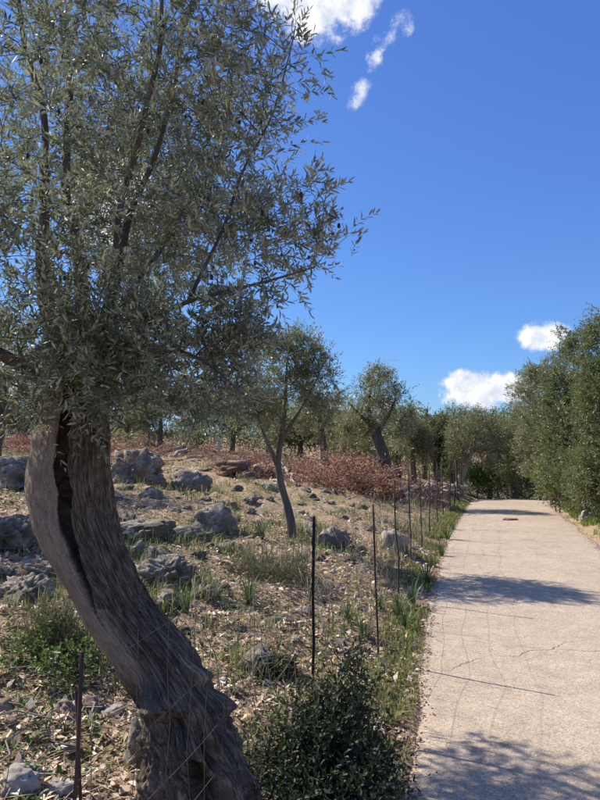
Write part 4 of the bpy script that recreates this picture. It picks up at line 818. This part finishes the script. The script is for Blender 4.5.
# tumbled dry stone wall beyond the fence
wr = on(425, 19); wall = tag(empty('stone_wall', wr), 'tumbled dry stone wall of pale blocks beyond the fence near the lane end', 'stone wall')
ws = [rock_mesh((1, .75, .55), 500 + k, M['pale_stone'] if k % 4 else M['limestone'], 3, rough=.4, blocky=.98) for k in range(8)]
rng = np.random.default_rng(9)
for k in range(120):
    t_ = rng.random(); u = 402 + 62 * t_; Yd = 15.5 + 6.5 * t_ + rng.normal(0, .4); p = on(u, Yd); s_ = rng.uniform(.06, .24) * (.6 + .6 * rng.random()); lay = rng.integers(0, 3)
    o = add('stone', ws[k % 8], wall); o.location = (p[0] - wr[0], p[1] - wr[1], p[2] - wr[2] + .05 + lay * .17); o.scale = (s_, s_, s_ * .9); o.rotation_euler = (rng.normal(0, .3), rng.normal(0, .3), rng.uniform(0, 6.3))

# ------------------------------------------------------------------ cut wood lying about
def stick(label, p0, p1, r0, seed, mat='pale_wood', name='stick', cat='stick', bend=.06, lift=.01, lift1=None, k=7):
    rb = np.random.default_rng(seed); a = np.array([*p0, gz(*p0) + r0 + lift]); b_ = np.array([*p1, gz(*p1) + r0 * .6 + (lift if lift1 is None else lift1)])
    L = np.linalg.norm(b_ - a); t_ = np.linspace(0, 1, 9)[:, None]; P = a * (1 - t_) + b_ * t_ + rb.normal(0, bend * L * .18, (9, 3)) * np.sin(t_ * math.pi); P[:, 2] = np.maximum(P[:, 2], H(P[:, 0], P[:, 1]) + r0 * .5)
    V, F = tube(P, np.linspace(r0, r0 * .5, 9), k, True, rb, .14); return tag(add(name, mesh_np(name, V - a, F, M[mat], True), None, a), label, cat)
def gp(u, v): Yd = depth_at(u, v); return ((u - 300) / FOC * Yd, Yd)
stick('pale cut log lying at the back of the field', gp(168, 456), gp(206, 446), .09, 1, name='log', cat='log', lift=.1)
stick('second pale log leaning across the first at the back of the field', gp(176, 460), gp(200, 448), .07, 2, name='log', cat='log', lift=.05, lift1=.25)
stick('thin pale branch beyond the pale logs', gp(190, 462), gp(226, 455), .05, 3, lift=.1)
stick('pale forked branch leaning on the red brush', gp(281, 476), gp(296, 488), .06, 4, lift=.3, lift1=.02)
stick('pale branch poking out of the red brush heap', gp(318, 472), gp(338, 482), .06, 5, lift=.25, lift1=.03)
stick('short pale branch below the red brush heap', gp(328, 478), gp(334, 494), .05, 6, lift=.2, lift1=.02)
stick('pale branch by the foot of the young olive', gp(262, 470), gp(280, 486), .05, 7, lift=.2, lift1=.02)
stick('thin dry cane lying across the bottom left corner', gp(-6, 728), gp(118, 742), .005, 8, bend=.2, lift=.06)
stick('bent dry twig crossing the cane at the bottom left', gp(-4, 786), gp(66, 722), .005, 9, bend=.25, lift=.04)
stick('pale curved twig left of the old olive root', gp(88, 706), gp(122, 752), .006, 10, bend=.3, lift=.03)
stick('dry branch piece right of the old trunk in the leaf litter', gp(272, 622), gp(305, 626), .018, 11, bend=.2)
stick('dark shaded twig below the dry branch piece', gp(280, 632), gp(318, 640), .014, 12, 'dark_wood', bend=.25)
stick('thin twig lying between the old olive and the black post', gp(215, 720), gp(262, 700), .005, 13, bend=.2, lift=.02)
stick('grey twig in the leaf litter at the left edge', gp(2, 690), gp(48, 668), .006, 14, 'dark_wood', bend=.3, lift=.02)
rb = np.random.default_rng(88); pr = on(240, 17.5); pile = tag(empty('log_pile', pr), 'dark pile of split logs at the back of the field', 'log pile')
for k in range(16):
    a = pr + np.r_[rb.normal(0, .45), rb.normal(0, .25), .08 + (k // 6) * .13]; d_ = unit(np.r_[rb.normal(0, 1), rb.normal(0, .5), rb.normal(0, .12)]); L = rb.uniform(.3, .7)
    V, F = tube(np.array([a - d_ * L / 2, a, a + d_ * L / 2]), rb.uniform(.05, .10), 7, True, rb, .15); add('log', mesh_np('log', V - pr, F, M['dark_wood' if k % 4 else 'brown_stone'], False), pile)

# ------------------------------------------------------------------ wire fence
fence = tag(empty('wire_fence', (0, 0, 0)), 'rusty stake and sheep-netting fence along the left edge of the lane', 'fence')
def fx(y): return float(XL(y)) - 0.33 - 0.28 * float(1 - sstep(4.1, 4.9, y))
POSTS = [(0.1, 1.1, .007, 'rust', .01), (1.43, 1.12, .0045, 'rust', .03), (3.95, 1.10, .0095, 'black_iron', .012), (5.0, 1.14, .008, 'rust', -.04), (6.85, 1.22, .008, 'rust', -.05), (8.5, 1.25, .008, 'rust', -.03), (10.0, 1.15, .009, 'rust', -.02), (11.3, 1.2, .010, 'rust', .01),
         (12.9, 1.25, .012, 'rust', .02), (14.6, 1.2, .012, 'rust', -.03), (16.4, 1.3, .018, 'twig_bark', .05), (18.4, 1.2, .014, 'rust', 0), (20.3, 1.3, .03, 'twig_bark', -.08), (21.6, 1.2, .02, 'rust', .02)]
tops = []
for k, (y, h, r_, mt, ln_) in enumerate(POSTS):
    x = fx(y); z0 = gz(x, y); rb = np.random.default_rng(600 + k); t_ = np.linspace(0, 1, 6)[:, None]
    P = np.array([x, y, z0 - .15]) * (1 - t_) + np.array([x + ln_, y + rb.normal(0, .02), z0 + h]) * t_; P[1:-1, :2] += rb.normal(0, .006, (4, 2))
    V, F = tube(P, r_, 8, True, rb, .1); add('post', mesh_np('post', V, F, M[mt], True), fence); tops.append((x, y, z0, ln_ / h))
stake = np.array([[fx(1.5) + .03, 1.5, gz(fx(1.5), 1.5) - .1], [fx(1.5) + .012, 1.49, .75], [fx(1.5) - .005, 1.47, 1.14]]); V, F = tube(stake, .004, 6); add('stake', mesh_np('stake', V, F, M['rust'], True), fence)
def fence_pt(y, h):
    ty = [t_[1] for t_ in tops]; x = np.interp(y, ty, [t_[0] for t_ in tops]); z0 = np.interp(y, ty, [t_[2] for t_ in tops]); ln_ = np.interp(y, ty, [t_[3] for t_ in tops])
    return np.array([x + ln_ * h, y, z0 + h])
rb = np.random.default_rng(66)
for wi, h in enumerate([.12, .27, .43, .62, .84, 1.08]):
    ys = np.arange(.1, 21.6, .12); P = []
    for y in ys:
        k = max(0, int(np.searchsorted([t_[1] for t_ in tops], y)) - 1); k = min(k, len(tops) - 2); s_ = (y - tops[k][1]) / (tops[k + 1][1] - tops[k][1])
        P.append(fence_pt(y, h - .035 * math.sin(s_ * math.pi) * (1 + .5 * math.sin(k * 3.3 + wi)) + .012 * math.sin(y * 5 + wi * 2)))
    V, F = tube(np.array(P), .0012, 4, False); add('wire', mesh_np('wire', V, F, M['wire']), fence)
y = .2
while y < 16:
    P = np.array([fence_pt(y + .02 * math.sin(h * 7 + y * 9), h) for h in np.linspace(.1, 1.09, 7)]); P += rb.normal(0, .007, P.shape)
    V, F = tube(P, .0010, 4, False); add('wire', mesh_np('wire', V, F, M['wire']), fence); y += .16 * rb.uniform(.7, 1.4)

# ------------------------------------------------------------------ loose ground cover
def blades(rng, P, h, w, lean=.45):
    n = len(P); a = rng.uniform(0, 2 * math.pi, n); d_ = np.stack([np.cos(a), np.sin(a), 0 * a], -1); s_ = np.stack([-np.sin(a), np.cos(a), 0 * a], -1); l_ = lean * rng.random(n)[:, None]
    up_ = np.array([0, 0, 1.0]); mid = P + (up_ * .62 + d_ * l_ * .35) * h[:, None]; tip = P + (up_ * (1 - .4 * l_) + d_ * l_ * 1.2) * h[:, None]
    V = np.stack([P - s_ * w[:, None], P + s_ * w[:, None], mid + s_ * w[:, None] * .75, mid - s_ * w[:, None] * .75, tip], 1).reshape(-1, 3)
    o = (np.arange(n) * 5)[:, None]; return V, [np.array([[0, 1, 2, 3]]) + o, np.array([[3, 2, 4]]) + o]
def field_pts(rng, n, ymax=20, pw=1.5, dmin=.1, dmax=99, ymin=1.5):
    out = []; tot = 0
    while tot < n:
        Yd = ymin + (ymax - ymin) * rng.random(n) ** pw; x = (rng.uniform(-420, 520, n) - 300) / FOC * Yd * 1.0 - .3 + rng.normal(0, .3, n); d_ = (XL(Yd) - x) * .96
        k = (d_ > dmin) & (d_ < dmax); out.append(np.stack([x[k], Yd[k]], -1)); tot += k.sum()
    P = np.concatenate(out)[:n]; return np.c_[P, H(P[:, 0], P[:, 1])]
rng = np.random.default_rng(700)
# dry leaves and scraps
P = np.concatenate([field_pts(rng, 84000, 10, 1.2, .05), field_pts(rng, 46000, 28, .8, .05, ymin=8)]); n = len(P); A = rdir(rng, n) * np.array([1, 1, .45]); Nn = unit(rdir(rng, n) * .42 + np.array([0, 0, 1.0]))
L = (.010 + .06 * rng.random(n) ** 2.2) * (1 + P[:, 1] * .035); P[:, 2] += rng.random(n) * .02
V, F = leaf_geo(P, A, Nn, L, L * rng.uniform(.3, .65, n), LEAF_FLAT)
tag(add('leaf_litter', mesh_np('leaf_litter', V, F, M['litter'])), 'dry tan leaf litter covering the olive grove floor', 'leaf litter', kind='stuff')
P = field_pts(rng, 26000, 16, 1.3, .08); n = len(P); P[:, 2] += .008 + rng.random(n) * .02; L = rng.uniform(.05, .2, n)
V, F = leaf_geo(P, rdir(rng, n) * np.array([1, 1, .12]), unit(rdir(rng, n) * .3 + np.array([0, 0, 1.])), L, rng.uniform(.0025, .005, n) * (1 + P[:, 1] * .06), LEAF_FLAT)
tag(add('straw', mesh_np('straw', V, F, M['dry_stem'])), 'matted dry grass straw lying over the field', 'straw', kind='stuff')
# fine dead twigs
g = Geo(); P = field_pts(rng, 2600, 13, 1.5, .15)
for p in P:
    a = rng.uniform(0, 6.28); L = rng.uniform(.06, .32); d_ = np.array([math.cos(a), math.sin(a), rng.normal(0, .12)]); q = p + np.array([0, 0, .012]); md = q + d_ * L * .5 + rng.normal(0, .012, 3)
    g.put(*tube(np.array([q, md, q + d_ * L]), rng.uniform(.0012, .0036), 4, False))
tag(add('dead_twigs', g.mesh('dead_twigs', M['twig'])), 'fine dead twigs scattered over the leaf litter', 'twigs', kind='stuff')
# field grass in tufts
cen = np.concatenate([field_pts(rng, 1300, 22, 1.2, .3), field_pts(rng, 1700, 24, .9, .3, ymin=7)]); k = rng.integers(8, 26, len(cen)); P = np.repeat(cen, k, 0); P[:, :2] += rng.normal(0, .045, (len(P), 2)) * (1 + P[:, 1:2] * .05); P[:, 2] = H(P[:, 0], P[:, 1]) - .005
sel = fbm(P * .75, 2, 71) > -.08; P = P[sel]; V, F = blades(rng, P, rng.uniform(.04, .15, len(P)) * (1 + P[:, 1] * .03), rng.uniform(.0016, .0035, len(P)) * (1 + P[:, 1] * .07), .9)
tag(add('field_grass', mesh_np('field_grass', V, F, M['field_grass'])), 'sparse half-dry grass tufts in the stony field', 'grass', kind='stuff')
RING = []
for (lab, u, v, w, h, dep, sd_, mt) in ROCKS:
    Yd = depth_at(u, v) + dep * .2
    if Yd < 4.2: continue
    c_ = at(u, v, Yd); n_ = int(70 + w * 2.2); a_ = rng.uniform(0, 6.28, n_); q_ = rng.uniform(.8, 1.35, n_)
    RING.append(np.stack([c_[0] + np.cos(a_) * q_ * w / FOC * Yd * .55, Yd + np.sin(a_) * q_ * dep * .55, 0 * a_], -1))
P = np.concatenate(RING); P = P[(XL(P[:, 1]) - P[:, 0] > .15)]; P[:, 2] = H(P[:, 0], P[:, 1]) - .005
V, F = blades(rng, P, rng.uniform(.05, .2, len(P)) * (1 + P[:, 1] * .03), rng.uniform(.0016, .0035, len(P)) * (1 + P[:, 1] * .07), .9)
tag(add('rock_grass', mesh_np('rock_grass', V, F, M['field_grass'])), 'longer half-dry grass growing round the feet of the rocks', 'grass', kind='stuff')
# verge grass, left and right
def verge(lo, hi, n, ymin, ymax, side, hh):
    Yd = ymin + (ymax - ymin) * rng.random(n) ** 1.3; d_ = lo + (hi - lo) * rng.random(n)
    x = XL(Yd) - d_ / .96 if side < 0 else XL(Yd) + (ROAD_W + d_) / .96
    P = np.stack([x, Yd, H(x, Yd) - .004], -1); P = P[fbm(P * 2.4, 2, 75) > -.35]
    return blades(rng, P, rng.uniform(.35, 1, len(P)) * hh * (1 + .03 * P[:, 1]), rng.uniform(.0016, .0034, len(P)) * (1 + P[:, 1] * .06), .8)
g = Geo(); g.put(*verge(.08, .36, 17000, 2.2, 23, -1, .085)); g.put(*verge(.0, .16, 8000, 2.2, 23, -1, .06)); g.put(*verge(.36, .8, 3000, 2.4, 14, -1, .10))
tag(add('verge_grass', g.mesh('verge_grass_left', M['grass'])), 'sunlit yellow-green grass strip between fence and lane', 'grass', kind='stuff')
g = Geo(); g.put(*verge(.12, 1.3, 24000, 4, 22, 1, .15))
tag(add('verge_grass', g.mesh('verge_grass_right', M['green_grass'])), 'green grass strip under the roadside trees on the right', 'grass', kind='stuff')
# brown crumbs on both road edges
n = 5500; Yd = 2 + 18 * rng.random(n) ** 1.5; d_ = np.abs(rng.normal(0, .07, n)) - .06; x = XL(Yd) - d_ * np.where(rng.random(n) < .5, 1, -1) - .01
rs = rng.random(n) < .3; x = np.where(rs, XL(Yd) + ROAD_W / .96 - rng.normal(0.02, .08, n), x)
zz = np.maximum(H(x, Yd), np.where((x > XL(Yd)) & (x < XL(Yd) + ROAD_W / .96), ZR(Yd) + .018, -9)); P = np.stack([x, Yd, zz + .006], -1)
L = rng.uniform(.008, .028, n) * (1 + Yd * .04); V, F = leaf_geo(P, rdir(rng, n) * np.array([1, 1, .3]), unit(rdir(rng, n) * .5 + np.array([0, 0, 1.])), L, L * .5, LEAF_FLAT)
tag(add('road_edge_litter', mesh_np('road_edge_litter', V, F, M['crumb'])), 'brown leaf crumbs gathered along the lane edges', 'leaf litter', kind='stuff')
# low herbs
cen = field_pts(rng, 2600, 15, 1.2, .25); cen = cen[fbm(cen * .8, 2, 73) > -.05]; k = rng.integers(6, 18, len(cen)); P = np.repeat(cen, k, 0); P += rng.normal(0, .03, P.shape) * np.array([1, 1, .0]); P[:, 2] = H(P[:, 0], P[:, 1]) + rng.random(len(P)) * .05
n = len(P); L = rng.uniform(.018, .045, n); V, F = leaf_geo(P, rdir(rng, n) * np.array([1, 1, .6]) + np.array([0, 0, .3]), unit(rdir(rng, n) * .6 + np.array([0, 0, 1.])), L, L * .5, LEAF_OVAL)
tag(add('low_herbs', mesh_np('low_herbs', V, F, M['herb'])), 'small green herbs sprouting through the leaf litter', 'herbs', kind='stuff')
# strap-leaved plants on the verge
def strap_mesh(seed):
    rb = np.random.default_rng(seed); n = 26; a = rb.uniform(0, 6.28, n); P = np.stack([np.cos(a) * .02, np.sin(a) * .02, 0 * a], -1)
    g = Geo()
    for k in range(n):
        h = rb.uniform(.16, .34); l_ = rb.uniform(.15, .7); d_ = np.array([math.cos(a[k]), math.sin(a[k]), 0]); s_ = np.array([-d_[1], d_[0], 0]) * rb.uniform(.004, .007); pts = [P[k] + d_ * l_ * h * t_ ** 1.7 + np.array([0, 0, h * (t_ - .35 * l_ * t_ * t_)]) for t_ in (0, .35, .7, 1)]
        V = [pts[0] - s_, pts[0] + s_, pts[1] + s_, pts[1] - s_, pts[2] + s_ * .8, pts[2] - s_ * .8, pts[3]]; g.put(np.array(V), [np.array([[0, 1, 2, 3], [3, 2, 4, 5]]), np.array([[5, 4, 6]])])
    return g.mesh('strap_leaves', M['strap'])
sms = [strap_mesh(k) for k in range(4)]
for k, (u, v) in enumerate([(403, 628), (396, 618), (410, 606), (347, 622), (425, 585), (432, 568), (440, 556), (262, 540), (188, 614), (250, 604), (310, 600), (452, 530), (446, 540), (362, 640), (205, 545), (378, 608)]):
    x, Yd = gp(u, v); o = add('strap_leaf_plant', sms[k % 4]); o.location = (x, Yd, gz(x, Yd) - .01); o.rotation_euler = (0, 0, k * 1.7); o.scale = [.75 + .35 * ((k * 7) % 5) / 4] * 3
    if k < 3: tag(o, ['bushiest green strap-leaved plant on the verge beside the lane shadow', 'green strap-leaved plant on the verge just below the bushiest one', 'green strap-leaved plant on the verge just above the bushiest one'][k], 'plant', 'strap-leaved plants')
    else: tag(o, {3: 'strap-leaved clump just right of the black post', 13: 'strap-leaved clump at the foot of the second fence post', 7: 'strap-leaved clump left of the slender young olive', 8: 'strap-leaved clump among the stones beside the old trunk', 9: 'strap-leaved clump in front of the grey-green bush', 14: 'strap-leaved clump at the end of the shaded ledge'}.get(k, 'small clump of green strap leaves growing near the fence'), 'plant', 'strap-leaved plants')
# tall dry stalks near the fence
def stalk_mesh(seed):
    rb = np.random.default_rng(seed); g = Geo(); L = rb.uniform(.6, 1.0); t_ = np.linspace(0, 1, 7)[:, None]; P = np.array([0, 0, 0]) * (1 - t_) + np.array([rb.normal(0, .1), rb.normal(0, .1), L]) * t_; P[1:] += rb.normal(0, .012, (6, 3)); g.put(*tube(P, np.linspace(.0042, .0016, 7), 5))
    for k in range(7):
        q = P[2 + k % 5]; d_ = unit(np.r_[rb.normal(0, 1, 2), .9]); g.put(*tube(np.array([q, q + d_ * .07 + [0, 0, .01], q + d_ * .15 + [0, 0, .04]]), .0015, 4))
    return g.mesh('dry_stalk', M['dry_stem'])
sts = [stalk_mesh(900 + k) for k in range(5)]; rng = np.random.default_rng(910)
for k in range(64):
    Yd = rng.uniform(2.6, 13); x = fx(Yd) + rng.normal(-.25, .3); 
    if (float(XL(Yd)) - x) < .15: x = float(XL(Yd)) - .3
    o = add('dry_stalk', sts[k % 5]); o.location = (x, Yd, gz(x, Yd) - .01); o.rotation_euler = (rng.normal(0, .12), rng.normal(0, .12), rng.uniform(0, 6.3)); o.scale = [rng.uniform(.6, 1.15)] * 3
    tag(o, 'thin dry weed stalk standing along the wire fence', 'weed', 'dry weed stalks along the fence')
# clod on the lane
x, y = 4.62, 14.3; o = add('clod', rock_mesh((.16, .09, .035), 990, M['brown_stone'], 4, rough=.4)); o.location = (x, y, road_z(x, y) + .01); tag(o, 'dark brown clod of dirt lying in the lane', 'dirt clod')
